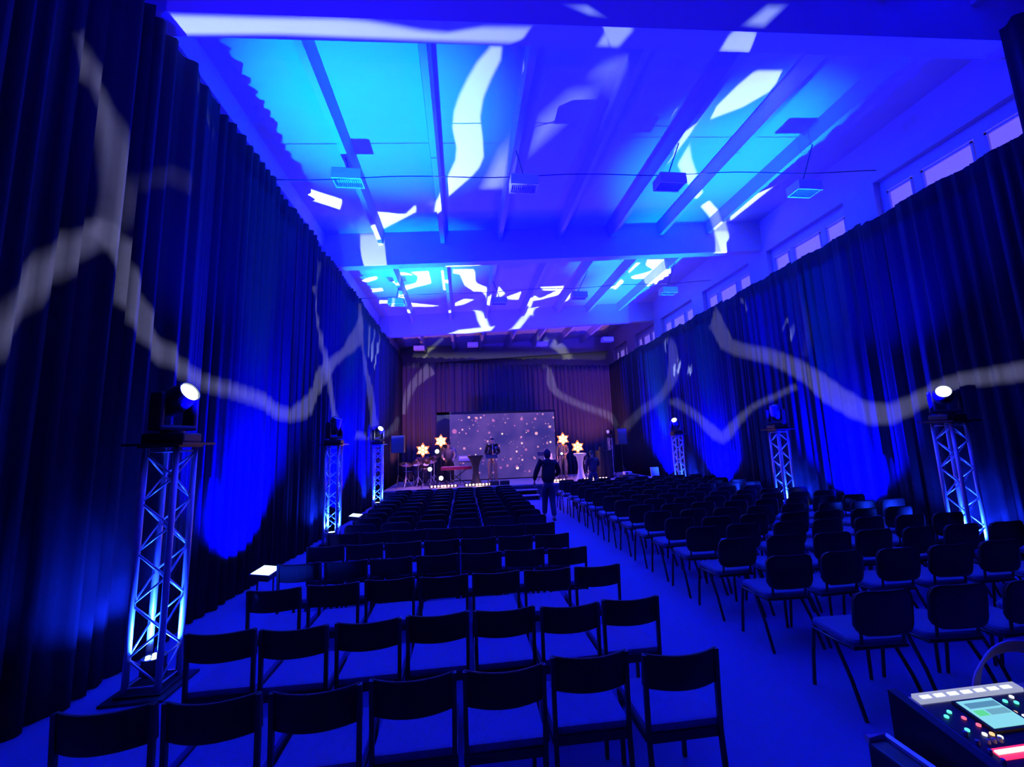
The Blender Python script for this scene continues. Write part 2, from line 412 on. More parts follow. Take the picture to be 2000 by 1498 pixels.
for k, yb in enumerate(YR):
    for i in range(8):
        lab = 'black round-backed chair, right block, %s row, %s' % (ordr(k, 15), ropos(i, 8))
        pos = 2.89+i*.545 + (.03 if k % 2 else 0)*i*.3
        x = pos+rnd.uniform(-.025, .025); y = yb+.22+rnd.uniform(-.03, .03)-.015*i
        if k == 0: x += -.02
        if any(abs(x-tx) < .52 and abs(y-ty) < .52 for tx, ty in ((7.16, 5.35), (7.18, 8.75))): continue
        dup(CB, (x, y, 0), rnd.uniform(-.06, .06), lab, 'round-backed chairs of the right block')

# ------------------------------------------------------------------ truss towers
TOW = [(-2.58, 4.04, 'nearest', 'left'), (-2.66, 9.0, 'middle', 'left'), (-2.62, 13.3, 'farthest', 'left'),
       (7.16, 5.35, 'nearest', 'right'), (7.18, 8.75, 'middle', 'right'), (7.2, 13.35, 'farthest', 'right')]
def tower():
    t = thing('truss_tower', '', 'truss tower')
    m = MB(); m.box((0, 0, .012), (.46, .46, .018)); m.box((0, 0, .03), (.34, .34, .018), bev=.004)
    m.build('base_plate', M['blackm'], t)
    m = MB(); m.box((0, 0, 1.99), (.47, .47, .02)); m.box((0, 0, 1.972), (.33, .33, .016)); m.build('top_plate', M['blackm'], t)
    h = .122
    for sx in (-1, 1):
        for sy in (-1, 1):
            MB().tube([(sx*h, sy*h, .04), (sx*h, sy*h, 1.965)], .0245, 12).build('chord', M['alu'], t, smooth=True)
    for q in range(4):
        R_ = Rz(q*PI/2); m = MB()
        zz = [.09+i*.203 for i in range(10)]
        for i in range(9):
            a = -h if (i+q) % 2 else h
            m.tube([R_ @ Vector((a, -h, zz[i])), R_ @ Vector((-a, -h, zz[i+1]))], .0085, 7)
        m.tube([R_ @ Vector((-h, -h, .075)), R_ @ Vector((h, -h, .075))], .0085, 7); m.tube([R_ @ Vector((-h, -h, 1.93)), R_ @ Vector((h, -h, 1.93))], .0085, 7)
        m.build('lattice', M['alu'], t, smooth=True)
    return t
T0 = tower()
def par_in():
    t = thing('par_lamp', '', 'spotlight')
    m = MB(); m.lathe([(.045, .0), (.075, .02), (.085, .06), (.085, .135), (.088, .14), (.088, .15), (.078, .15), (.078, .143), (.0, .143)], n=20)
    m.build('housing', M['plast'], t, smooth=False)
    m = MB()
    for k in range(7):
        a = k*PI/3; r = 0 if k == 6 else .048
        m.lathe([(.0, .156), (.012, .155), (.019, .1505), (.019, .145)], c=(r*math.cos(a), r*math.sin(a), 0), n=10)
    m.build('lens', EM['parb'], t)
    m = MB(); m.tube([(-.1, 0, .08), (-.1, 0, .004), (.1, 0, .004), (.1, 0, .08)], .008, 4); m.build('bracket', M['blackm'], t)
    return t
P0 = par_in()
def moving_head():
    t = thing('moving_head', '', 'stage light')
    m = MB(); m.box((0, 0, .05), (.34, .26, .10), bev=.02); m.box((0, -.12, .055), (.16, .03, .05)); m.build('base', M['plast'], t)
    return t
def make_head(loc, yaw, aim, lit, label):
    """aim: direction of the beam in the hall"""
    t = thing('moving_head', label, 'stage light', loc, 0, 'moving heads on the truss towers')
    m = MB(); m.box((0, 0, .045), (.34, .26, .09), bev=.02); m.box((0, -.125, .05), (.18, .03, .05), bev=.006); m.lathe([(.09, .088), (.09, .11), (.06, .12)], n=18)
    m.build('base', M['plast'], t)
    d = Vector(aim).normalized(); az = math.atan2(d.y, d.x)
    R_ = Rz(az)
    yk = MB(); R90 = R_
    for s in (-1, 1): yk.box(R_ @ Vector((0, s*.155, .28)), (.13, .045, .33), rot=R_, bev=.02)
    yk.box(R_ @ Vector((0, 0, .135)), (.14, .35, .05), rot=R_, bev=.02); yk.build('yoke', M['plast'], t)
    T3 = toward(d); c = Vector((0, 0, .385))
    hd = MB().lathe([(.06, -.19), (.10, -.17), (.118, -.08), (.118, .03), (.10, .12), (.098, .17), (.088, .17), (.086, .155), (.0, .153)], c=c, n=24, M3=T3)
    hd.build('lamp_body', M['plast'], t, smooth=False)
    ln = MB().lathe([(.083, .154), (.075, .164), (.045, .172), (0, .175)], c=c, n=24, M3=T3, cap=False)
    ln.build('lens', EM['white'] if lit else M['greyp'], t, smooth=True)
    return Vector(loc)+c+d*.2
HEADS = {}
for k, (x, y, nm, side) in enumerate(TOW):
    lab = 'aluminium lattice truss tower lit from inside, %s of three on the %s side' % (nm, side)
    if k == 0: T0.location = (x, y, 0); T0['label'] = lab; T0['group'] = 'truss towers'
    else: dup(T0, (x, y, 0), 0, lab)
    lab = 'round LED lamp shining up inside the foot of the %s %s truss tower' % (nm, side)
    if k == 0: P0.location = (x, y, .1); P0['label'] = lab; P0['group'] = 'lamps inside the truss towers'
    else: dup(P0, (x, y, .1), 0, lab)
AIM = {'nearleft': (.85, -.25, .42), 'midleft': (.35, -.2, .93), 'farleft': (.55, -.6, .55), 'nearright': (-.72, -.6, .25), 'midright': (-.25, -.15, .95), 'farright': (-.6, -.55, .5)}
NM = {'nearest': 'near', 'middle': 'mid', 'farthest': 'far'}
for (x, y, nm, side) in TOW:
    key = NM[nm]+side; lit = NM[nm] != 'mid'
    HEADS[key] = make_head((x, y, 2.0), 0, AIM[key], lit, 'black moving head light on the %s %s truss tower, %s' % (nm, side, 'its lens glowing white' if lit else 'its head tipped up'))

# ------------------------------------------------------------------ floor wash panels
def wash(loc, rz, label, first=[None]):
    if first[0] is None:
        t = thing('floor_wash_light', label, 'floodlight', loc, rz, 'wash lights on the floor by the drapes')
        R_ = Ry(math.radians(8))
        Z3 = Vector((0, 0, .32))
        m = MB(); m.box(Z3, (.26, .42, .07), rot=R_, bev=.012)
        for k in range(6): m.box(R_ @ Vector((0, -.14+k*.056, -.045))+Z3, (.2, .006, .03), rot=R_)
        m.build('housing', M['plast'], t)
        MB().box(R_ @ Vector((0, 0, .037))+Z3, (.22, .37, .006), rot=R_).build('led_panel', EM['par'], t)
        m = MB(); m.tube([(0, -.225, .32), (0, -.23, .012), (0, .23, .012), (0, .225, .32)], .011, 4); m.box((0, 0, .006), (.24, .44, .012)); m.build('bracket', M['blackm'], t)
        first[0] = t; return t
    return dup(first[0], loc, rz, label)
WASH = [(-2.60, 6.05, 'left', 'nearest'), (-2.52, 10.3, 'left', 'second'), (-2.08, 12.9, 'left', 'farthest'), (7.22, 7.3, 'right', 'nearest'), (7.20, 11.6, 'right', 'second'), (7.20, 14.9, 'right', 'farthest')]
for (x, y, s, nm) in WASH:
    wash((x, y, 0), 0 if s == 'left' else PI, 'glowing LED wash panel on the floor along the %s drapes, %s' % (s, {'nearest': 'nearest to the camera', 'second': 'second from the camera', 'farthest': 'beside the stage'}[nm]))

# ------------------------------------------------------------------ mixing desk, lower right
m = thing('desk', 'dark table under the sound mixer in the lower right corner', 'table', (2.03, .85, 0))
MB().span((-.55, -.6, .76), (1.0, .62, .79), bev=.004).build('table_top', M['tbl'], m)
for sx in (-.50, .95):
    for sy in (-.55, .57): MB().sq((sx, sy, 0), (sx, sy, .765), .04).build('leg', M['legm'], m)
t = thing('sound_mixer', 'black digital sound mixer with glowing screen on the corner table', 'mixing console', (1.50, 1.415, .79))
# local: x right, y away; sloped top plane z = .145 + .2*y
def top(x, y, dz=0): return (x, y, .172+.2*y+dz)
XM = .80
m = MB(); V = []
for x in (0.02, XM):
    V += [(x, .02, 0), (x, -.62, 0), (x, -.62, top(x, -.62)[2]-.006), (x, .02, top(x, .02)[2]-.006)]
m.add(V, [(0,1,2,3),(7,6,5,4),(0,4,5,1),(1,5,6,2),(2,6,7,3),(3,7,4,0)]).build('body', M['box'], t)
for x0 in (-.012, XM):
    V = []
    for x in (x0, x0+.034):
        V += [(x, .035, 0), (x, -.64, 0), (x, -.64, .066), (x, .035, .192)]
    MB().add(V, [(0,1,2,3),(7,6,5,4),(0,4,5,1),(1,5,6,2),(2,6,7,3),(3,7,4,0)]).build('side_cheek', M['plast'], t)
def plate(name, x0, y0, x1, y1, mt, dz=.001, th=.003, parent=None):
    V = []
    for d in (dz, dz+th): V += [top(x0, y0, d), top(x1, y0, d), top(x1, y1, d), top(x0, y1, d)]
    return MB().add(V, [(0,3,2,1),(4,5,6,7),(0,1,5,4),(1,2,6,5),(2,3,7,6),(3,0,4,7)]).build(name, mt, parent or t)
plate('top_panel', .03, -.60, XM-.01, .012, M['greyp'], -.004, .004)
plate('led_strip_housing', .05, -.022, .47, .008, emis('strip_led_spill', (.55, .6, .9), .6), .0, .012)  # housing glows by itself, standing in for LED light falling on it
for k in range(7): plate('strip_led', .066+k*.055, -.017, .103+k*.055, -.005, EM['led'], .0125, .002)
plate('control_area', .045, -.58, XM-.03, -.028, M['plast'], .0005, .0015)
sb = plate('screen_bezel', .155, -.150, .315, -.034, M['plast'], .002, .008)
plate('screen', .165, -.142, .305, -.041, emis('mixer_screen', (.30, .85, .95), .85), .0105, .001, sb)
plate('screen_tile', .175, -.10, .215, -.08, emis('screen_green', (.15, .9, .3), .8), .0118, .0005, sb)
plate('screen_tile', .178, -.072, .298, -.052, emis('screen_grey', (.12, .35, .5), .8), .0118, .0005, sb)
plate('screen_tile', .222, -.10, .298, -.08, emis('screen_dim', (.2, .5, .6), .8), .0118, .0005, sb)
for k, (x, y, c) in enumerate([(.075, -.078, 'teal'), (.105, -.064, 'teal'), (.125, -.09, 'redl'), (.083, -.128, 'teal'), (.14, -.118, 'redl'), (.118, -.148, 'led'), (.142, -.150, 'orange'), (.155, -.162, 'led'), (.345, -.052, 'teal'), (.375, -.062, 'teal'), (.318, -.094, 'orange'), (.33, -.11, 'led'), (.36, -.10, 'redl'), (.39, -.04, 'led'), (.42, -.075, 'redl'), (.44, -.05, 'teal')]):
    z = top(x, y)[2]
    MB().lathe([(.0065, .002), (.0065, .007), (.003, .009)], c=(x, y, z), n=10).build('key_light', EM[c], t)
for k in range(7):
    x, y = .045+.0*k, -.17-.03*k
m = MB()
for k in range(9): m.lathe([(.006, .0), (.006, .010), (.005, .013)], c=(.06, -.14-k*.030, top(0, -.14-k*.030)[2]), n=12)
for k in range(3): m.lathe([(.006, .0), (.006, .010), (.005, .013)], c=(.095+k*.022, -.172, top(0, -.172)[2]), n=12)
m.build('knob', M['greyp'], t)
plate('fader_bar', .07, -.225, .48, -.19, EM['redb'], .002, .002)
plate('fader_bar', .075, -.210, .45, -.199, EM['pinkw'], .0045, .003)
for k in range(8):
    x = .08+k*.055
    plate('fader_slot', x, -.42, x+.006, -.26, M['plast'], .002, .002)
    plate('fader_cap', x-.012, -.35+.02*(k % 3), x+.018, -.325+.02*(k % 3), M['greyp'], .004, .012)
t2 = MB()
for k in range(6):
    o = k*.011; t2.tube([(1.86+.22-.22*math.cos(a)+o*.5, 1.47+.03*math.sin(a), .80+(.235+o*.55)*math.sin(a)**.7) for a in [PI*q/22 for q in range(23)]], .0055, 6)
tag(t2.build('cable_bundle', M['cord'], smooth=True), 'bundle of cables arching up behind the sound mixer', 'cable')
# open case lid edge leaning at the table corner
t = thing('flight_case', 'blue-lit open equipment case beside the mixer table in the corner', 'case', (1.44, 1.25, 0))
MB().span((-.09, -.38, .0), (-.02, .17, .85), bev=.01).build('case_body', M['box'], t)
m = MB(); m.tube([(-.015, -.40, .855), (-.012, .17, .855), (-.085, .175, .855)], .012, 6); m.tube([(-.012, .175, .02), (-.012, .175, .85)], .009, 6); m.build('metal_edge', M['alu'], t)

# ------------------------------------------------------------------ stage
ZS = .45
t = thing('stage_platform', 'low stage platform with grey-pink floor across the far end of the hall', 'stage', (2.2, 0, 0))
MB().span((-4.9, 14.5, .40), (4.85, 17.9, ZS), bev=.005).build('deck', M['stage'], t)
MB().span((-4.85, 14.53, 0), (4.8, 14.56, .40)).build('skirt', M['stagef'], t)
m = MB()
for x in (-4.7, -2, 0, 2, 4.6):
    for y in (14.8, 17.6): m.sq((x, y, 0), (x, y, .4), .05)
m.build('support_leg', M['blackm'], t)
t = thing('stage_steps', 'two wooden steps up to the stage at the end of the aisle', 'steps', (1.75, 14.2, 0))
for k, (z, y) in enumerate(((.15, -.32), (.30, 0))):
    MB().span((-.55, y-.02, z-.03), (.75, y+.32, z), bev=.004).build('tread', M['stage'], t)
m = MB(); m.span((-.53, -.32, 0), (-.49, .30, .12)); m.span((.69, -.32, 0), (.73, .30, .12)); m.span((-.53, .02, .12), (-.49, .30, .27)); m.span((.69, .02, .12), (.73, .30, .27)); m.build('stringer', M['stagef'], t)

# LED screen with drifting bokeh discs
t = thing('led_screen', 'large LED screen on stage showing violet backdrop with glowing bokeh dots', 'screen', (1.63, 17.0, ZS))
W2, HS = 2.17, 2.67
ms = bpy.data.materials.new('screen_picture'); ms.use_nodes = True; nt = ms.node_tree; n = nt.nodes; L = nt.links
b = n['Principled BSDF']; b.inputs['Base Color'].default_value = (.01, .01, .01, 1); b.inputs['Roughness'].default_value = .6; b.inputs['Specular IOR Level'].default_value = .1
tc = n.new('ShaderNodeTexCoord')
def vmath(op, a, b_=None, sc_=None):
    q = n.new('ShaderNodeVectorMath'); q.operation = op
    for i, x in enumerate((a, b_)):
        if x is None: continue
        if isinstance(x, tuple): q.inputs[i].default_value = x
        else: L.new(x, q.inputs[i])
    if sc_ is not None:
        if isinstance(sc_, float): q.inputs['Scale'].default_value = sc_
        else: L.new(sc_, q.inputs['Scale'])
    return q.outputs['Value'] if op in ('DISTANCE', 'DOT_PRODUCT', 'LENGTH') else q.outputs[0]
def fm(op, a, b_=None, cl=False, c=None):
    q = n.new('ShaderNodeMath'); q.operation = op; q.use_clamp = cl
    for i, x in enumerate((a, b_, c)):
        if x is None: continue
        if isinstance(x, (int, float)): q.inputs[i].default_value = x
        else: L.new(x, q.inputs[i])
    return q.outputs[0]
flat = vmath('MULTIPLY', tc.outputs['Object'], (1, 0, 1))
nz = n.new('ShaderNodeTexNoise'); nz.inputs['Scale'].default_value = .9; L.new(flat, nz.inputs['Vector'])
cr = n.new('ShaderNodeValToRGB'); cr.color_ramp.elements[0].position = .35; cr.color_ramp.elements[0].color = (.04, .028, .24, 1); cr.color_ramp.elements[1].position = .65; cr.color_ramp.elements[1].color = (.12, .06, .34, 1)
L.new(nz.outputs[0], cr.inputs[0])
total = cr.outputs[0]
sx = n.new('ShaderNodeSeparateXYZ'); L.new(tc.outputs['Object'], sx.inputs[0])
bandm = fm('SUBTRACT', 1.0, fm('MULTIPLY', fm('ABSOLUTE', fm('SUBTRACT', sx.outputs[2], 1.45)), .62), cl=True)
for k, (s_, rr, gain) in enumerate([(2.6, .30, 1.0), (4.2, .34, .9), (4.9, .33, .8), (7.5, .36, .7)]):
    vo = n.new('ShaderNodeTexVoronoi'); vo.inputs['Scale'].default_value = s_; vo.inputs['Randomness'].default_value = 1.0
    L.new(vmath('ADD', flat, (k*3.3+.4, 0, k*1.7)), vo.inputs['Vector'])
    se = n.new('ShaderNodeSeparateColor'); L.new(vo.outputs['Color'], se.inputs[0])
    rad = fm('MULTIPLY', fm('MULTIPLY', se.outputs[0], rr), 1.0)
    keep = fm('GREATER_THAN', fm('MULTIPLY', se.outputs[1], fm('POWER', bandm, .8)), .30 if k else .42)
    disc = fm('MULTIPLY', fm('MULTIPLY', fm('SUBTRACT', rad, vo.outputs['Distance']), 22.0, cl=True), keep)
    c2 = n.new('ShaderNodeValToRGB'); e = c2.color_ramp.elements; e[0].position = 0; e[0].color = (.35, .05, .22, 1); e[1].position = 1; e[1].color = (1.6, 1.3, .75, 1)
    q = e.new(.5); q.color = (.65, .2, .25, 1); q = e.new(.8); q.color = (1.0, .5, .4, 1)
    L.new(se.outputs[2], c2.inputs[0])
    total = vmath('ADD', total, vmath('SCALE', c2.outputs[0], None, fm('MULTIPLY', disc, gain)))
L.new(total, b.inputs['Emission Color']); b.inputs['Emission Strength'].default_value = 1.0
MB().span((-W2, 0, .04), (W2, .05, HS)).build('display', ms, t)
m = MB(); m.span((-W2-.52, -.01, 0), (-W2, .10, HS+.10)); m.span((-W2-.52, -.01, HS), (W2+.06, .10, HS+.10)); m.span((W2, -.01, 0), (W2+.06, .10, HS)); m.span((-W2, .06, 0), (W2, .10, HS))
m.build('screen_surround', M['dcloth'], t)

def stand_tripod(m, h, r=.35, z0=0.0):
    m.tube([(0, 0, z0+.12), (0, 0, h)], .014, 8)
    for k in range(3):
        a = k*2*PI/3+.4; m.tube([(0, 0, z0+.35), (r*math.cos(a), r*math.sin(a), z0+.01)], .011, 6)
# star lights
def star(loc, lab, h):
    t = thing('star_light', lab, 'stage light', loc, 0, 'glowing star lights on stage')
    pts = []
    for k in range(12):
        a = PI/2+k*PI/6; r = .265 if k % 2 == 0 else .155; pts.append((r*math.cos(a), r*math.sin(a)))
    M4 = Matrix.Translation((0, 0, h)) @ Matrix.Rotation(PI/2, 4, 'X')
    MB().prism(pts, -.05, .03, M4).build('star_halo_frame', EM['warmr'], t)  # frame glows orange, standing in for the halo around the lamp
    pts2 = [(x*.74, y*.74) for x, y in pts]
    MB().prism(pts2, .031, .04, M4).build('glow_panel', EM['warm'], t)
    for k in range(7):
        a = PI/2+k*PI/3; r = 0 if k == 6 else .13
        MB().lathe([(.05, .0), (.045, .02), (.02, .03), (0, .032)], c=(r*math.cos(a), -.042, h+r*math.sin(a)), n=14, M3=toward((0, -1, 0)), cap=False).build('bulb', EM['warmc'], t)
    m = MB(); stand_tripod(m, h-.14, .26); m.build('stand', M['blackm'], t)
star((-1.43, 15.1, ZS), 'glowing orange star light on a stand, leftmost, above the drum kit', 1.30)
star((-.83, 15.75, ZS), 'glowing orange star light on a tall stand just left of the screen', 1.60)
star((3.86, 15.9, ZS), 'glowing orange star light on a tall stand just right of the screen', 1.52)
star((4.40, 15.78, ZS), 'glowing orange star light above the white cocktail table, rightmost', 1.20)
# round spots
def spot(loc, h, lab, e, d=(.1, -1, .15), r=.075):
    t = thing('round_spotlight', lab, 'spotlight', loc, 0, 'round spotlights on stage')
    c = Vector((0, 0, h)); T3 = toward(d)
    MB().lathe([(r*.6, -.14), (r, -.08), (r*1.1, .05), (r*1.05, .05), (0, .045)], c=c, n=18, M3=T3).build('housing', M['plast'], t)
    MB().lathe([(r*.98, .05), (r*.8, .06), (0, .065)], c=c, n=18, M3=T3, cap=False).build('lens', EM[e], t)
    m = MB(); stand_tripod(m, max(h-.06, .2), .22); m.build('stand', M['blackm'], t)
spot((-.98, 15.8, ZS), 1.22, 'white round spotlight directly below the tall left star light', 'white')
spot((-1.22, 15.45, ZS), .60, 'greenish white spotlight among the drums', 'green')
spot((-.80, 15.0, ZS), .30, 'low white spotlight near the stage edge left of the keyboard', 'white')
spot((3.60, 15.2, ZS), .98, 'small blue-white spotlight left of the standing grey figure', 'white', r=.04)
spot((3.35, 15.5, ZS), .45, 'low blue spotlight behind the walking person', 'blue', r=.05)

# speakers on poles
def speaker(loc, lab, w):
    t = thing('loudspeaker', lab, 'loudspeaker', loc, 0, 'speakers on poles beside the stage')
    m = MB(); m.box((0, 0, 1.54), (w, .32, .62), bev=.02); m.build('cabinet', M['box'], t)
    MB().box((0, -.162, 1.54), (w-.05, .006, .56)).build('front_grille', M['spk'], t)
    m = MB(); m.tube([(0, 0, .1), (0, 0, 1.24)], .018, 8)
    for k in range(3):
        a = k*2*PI/3+.5; m.tube([(0, 0, .45), (.38*math.cos(a), .38*math.sin(a), .012)], .012, 6)
    m.build('tripod_pole', M['blackm'], t)
speaker((-2.33, 15.4, ZS), 'black loudspeaker on a pole at the left end of the stage', .46)
speaker((6.14, 15.7, ZS), 'black loudspeaker on a pole at the right end of the stage', .38)

# footlight bars
def footbar(loc, lab, n_, e, rz=0):
    t = thing('footlight_bar', lab, 'stage light', loc, rz, 'footlight bars along the stage edge')
    L_ = n_*.115
    MB().box((0, .02, .05), (L_+.05, .09, .08), bev=.01).build('housing', M['plast'], t)
    for k in range(n_):
        MB().lathe([(.036, 0), (.034, .012), (0, .016)], c=(-L_/2+.0575+k*.115, -.026, .055), n=10, M3=toward((0, -1, .25)), cap=False).build('lens', EM[e], t)
footbar((-.70, 14.72, ZS), 'pinkish footlight bar on the stage edge below the drums', 8, 'footp')
footbar((.55, 14.72, ZS), 'warm footlight bar on the stage edge below the saxophonist', 9, 'foot')
footbar((3.35, 14.9, ZS), 'short warm footlight bar just right of the walking person', 5, 'foot')
footbar((4.75, 14.9, ZS), 'warm footlight bar on the right part of the stage', 8, 'foot')

# cocktail tables
def cocktail(loc, lab, mt, r=.28, h=1.02, lab2=None):
    t = thing('cocktail_table', lab, 'table', loc)
    MB().lathe([(r, h), (r, h+.025)], n=28).build('table_top', mt, t)
    prof = [(r*.93, .0), (r*.82, .04), (r*.5, .22), (r*.36, .45), (r*.38, .62), (r*.6, .85), (r*.97, h-.03), (r, h)]
    MB().lathe(prof, n=28, cap=False).build('stretch_cover', mt, t, smooth=True)
cocktail((.42, 15.0, ZS), 'standing cocktail table with black stretch cover left of the saxophonist', M['dcloth'])
cocktail((4.28, 15.1, ZS), 'standing cocktail table with white stretch cover under the right star light', M['wcloth'], r=.24, h=.95)
t = thing('draped_table', 'tall table draped in black cloth at the right of the stage', 'table', (5.36, 15.6, ZS))
MB().box((0, 0, 1.02), (.50, .5, .03), bev=.008).build('table_top', M['dcloth'], t)
V = []; F = []; m = MB(); nn = 60
for k, (z, s_) in enumerate(((1.03, 1.0), (.7, .98), (.3, 1.02), (.0, 1.08))):
    for j in range(nn):
        a = 2*PI*j/nn; q = max(abs(math.cos(a))/.25, abs(math.sin(a))/.25); wv = 1+.05*math.sin(9*a)*(1.03-z)
        V.append((math.cos(a)/q*s_*wv, math.sin(a)/q*s_*wv, z))
for k in range(3):
    for j in range(nn): F.append((k*nn+j, k*nn+(j+1) % nn, (k+1)*nn+(j+1) % nn, (k+1)*nn+j))
m.add(V, F).build('cloth', M['dcloth'], t, smooth=True)
t = thing('equipment_box', 'small dark box on top of the black-draped table', 'box', (5.28, 15.6, ZS+1.036))
m = MB(); m.box((0, 0, .07), (.16, .18, .14), bev=.015); m.build('case', M['plast'], t); MB().tube([(-.05, 0, .14), (-.05, 0, .17), (.05, 0, .17), (.05, 0, .14)], .007, 6).build('handle', M['plast'], t)

# keyboards
t = thing('stage_piano', 'red stage piano on a crossed stand in front of the keyboardist', 'keyboard', (-.27, 15.5, ZS), .04)
MB().box((0, 0, .60), (1.12, .30, .11), bev=.02).build('body', M['redk'], t)
MB().box((0, .06, .662), (1.02, .14, .014)).build('keys', M['keys'], t)
m = MB(); m.tube([(-.35, .0, .54), (.35, .0, .02)], .015, 8); m.tube([(.35, .03, .54), (-.35, .03, .02)], .015, 8); m.tube([(-.35, -.18, .02), (-.35, .2, .02)], .014, 6); m.tube([(.35, -.18, .02), (.35, .2, .02)], .014, 6); m.tube([(-.35, -.14, .54), (-.35, .16, .54)], .014, 6); m.tube([(.35, -.14, .54), (.35, .16, .54)], .014, 6)
m.build('crossed_stand', M['blackm'], t)
t = thing('synthesizer', 'grey synthesizer on a raised stand between the piano and the cocktail table', 'keyboard', (.12, 15.95, ZS))
MB().box((0, 0, .90), (.62, .30, .09), rot=Rx(math.radians(38)), bev=.015).build('body', M['greyp'], t)
MB().box((0, -.02, .955), (.54, .12, .012), rot=Rx(math.radians(38))).build('keys', M['keys'], t)
m = MB()
for s in (-.26, .26): m.tube([(s, .0, .86), (s, .0, .02)], .013, 6); m.tube([(s, -.2, .015), (s, .2, .015)], .013, 6)
m.build('stand', M['blackm'], t)

# drum kit
t = thing('drum_kit', 'drum kit with bass drum and two mounted toms at the left of the stage', 'drums', (-1.60, 16.2, ZS))
MB().lathe([(.24, -.18), (.255, -.17), (.255, .17), (.24, .18)], c=(0, 0, .26), n=28, M3=toward((0, -1, 0))).build('bass_drum_shell', M['drum'], t)
MB().lathe([(.235, .182), (0, .186)], c=(0, 0, .26), n=28, M3=toward((0, -1, 0)), cap=False).build('drum_head', M['plast'], t)
for s in (-.16, .17):
    o = MB().lathe([(.13, -.09), (.135, -.08), (.135, .08), (.13, .09)], c=(s, -.02, .66), n=22, M3=toward((s*.4, -.35, 1))).build('tom', M['drum'], t)
    MB().lathe([(.128, .092), (0, .094)], c=(s, -.02, .66), n=22, M3=toward((s*.4, -.35, 1)), cap=False).build('drum_head', M['skinw'], o)
m = MB(); m.tube([(0, 0, .5), (0, 0, .62)], .015, 6); m.tube([(-.16, 0, .6), (.17, 0, .6)], .012, 6); m.tube([(-.24, -.1, .2), (-.33, -.25, .01)], .01, 6); m.tube([(.24, -.1, .2), (.33, -.25, .01)], .01, 6); m.build('hardware', M['alu'], t)
for x, y, r, h, z, nm in ((-2.05, 16.0, .17, .30, .38, 'floor tom drum on legs at the far left of the drums'), (-1.40, 15.66, .14, .14, .55, 'snare drum on a stand right of the bass drum')):
    t = thing('drum', nm, 'drum', (x, y, ZS), 0)
    MB().lathe([(r-.01, z-h/2), (r, z-h/2+.01), (r, z+h/2-.01), (r-.01, z+h/2)], n=24).build('shell', M['drum'], t)
    MB().lathe([(r-.005, z+h/2+.001), (0, z+h/2+.003)], n=24, cap=False).build('drum_head', M['skinw'], t)
    m = MB()
    for k in range(3):
        a = k*2*PI/3; m.tube([((r+.012)*math.cos(a), (r+.012)*math.sin(a), z), ((r+.03)*math.cos(a), (r+.03)*math.sin(a), .01)], .008, 6)
    m.build('legs', M['alu'], t)
def cymbal(loc, h, r, tilt, lab):
    t = thing('cymbal', lab, 'cymbal', loc, 0, 'cymbals of the drum kit')
    MB().lathe([(r, -.004), (r*.3, .012), (r*.22, .022), (r*.1, .034), (0, .036)], c=(0, 0, h), n=28, M3=toward(tilt), cap=False).build('disc', M['brass'], t, smooth=True)
    m = MB(); stand_tripod(m, h+.05, .24); m.build('stand', M['alu'], t)
cymbal((-2.08, 15.6, ZS), .80, .24, (.15, -.3, 1), 'brass cymbal at the left of the drum kit')
cymbal((-1.66, 15.72, ZS), .84, .22, (.05, -.25, 1), 'brass cymbal over the middle of the drum kit')
cymbal((-1.20, 15.75, ZS), .86, .22, (-.2, -.35, 1), 'brass hi-hat cymbal at the right of the drum kit')
cymbal((-1.14, 16.5, ZS), 1.00, .25, (-.3, -.3, 1), 'tallest brass crash cymbal beside the tall star stand')

# music stands
def mstand(loc, h, lab):
    t = thing('music_stand', lab, 'music stand', loc, 0, 'music stands on stage')
    MB().box((0, 0, h), (.42, .012, .26), rot=Rx(math.radians(-62)), bev=.004).build('desk', M['blackm'], t)
    m = MB(); stand_tripod(m, h-.01, .26); m.build('stand', M['blackm'], t)
mstand((1.0, 15.02, ZS), .98, 'music stand with sheets directly before the saxophonist')
mstand((2.95, 15.4, ZS), 1.0, 'music stand left of the walking person, in front of the screen')
t = thing('equipment_desk', 'small desk with a silver laptop and papers right of the screen', 'table', (3.30, 16.0, ZS))
MB().box((0, 0, .74), (.62, .4, .03)).build('table_top', M['tbl'], t)
for sx in (-.28, .28):
    for sy in (-.17, .17): MB().sq((sx, sy, 0), (sx, sy, .73), .03).build('leg', M['alu'], t)
t = thing('laptop', 'open silver laptop on the small desk right of the screen', 'laptop', (3.28, 15.98, ZS+.756))
MB().box((0, .02, .008), (.34, .24, .014), bev=.004).build('base', M['alu'], t); MB().box((0, .15, .12), (.34, .012, .23), rot=Rx(math.radians(-15)), bev=.004).build('lid', M['alu'], t)
# folding chair on stage, boxes, moving head on stand
t = thing('metal_stool', 'metal bar stool with chrome rungs beside the black-draped table', 'stool', (4.86, 15.85, ZS))
MB().lathe([(.17, .50), (.18, .515), (.18, .53), (.16, .545), (0, .548)], n=20).build('seat', M['blackm'], t)
for k in range(4):
    a = k*PI/2+PI/4; MB().tube([(.11*math.cos(a), .11*math.sin(a), .50), (.2*math.cos(a), .2*math.sin(a), .005)], .011, 6).build('leg', M['alu'], t)
m = MB()
for z, r in ((.15, .185), (.27, .165), (.39, .14)):
    m.tube([(r*math.cos(PI/4+k*PI/2), r*math.sin(PI/4+k*PI/2), z) for k in range(5)], .009, 6)
m.tube([(-.15, .15, .52), (-.14, .18, .66), (.14, .18, .66), (.15, .15, .52)], .011, 6)
m.build('rung', M['alu'], t)
t = thing('projector', 'small white projector on a dark case right of the footlights', 'projector', (6.0, 14.95, ZS+.13))
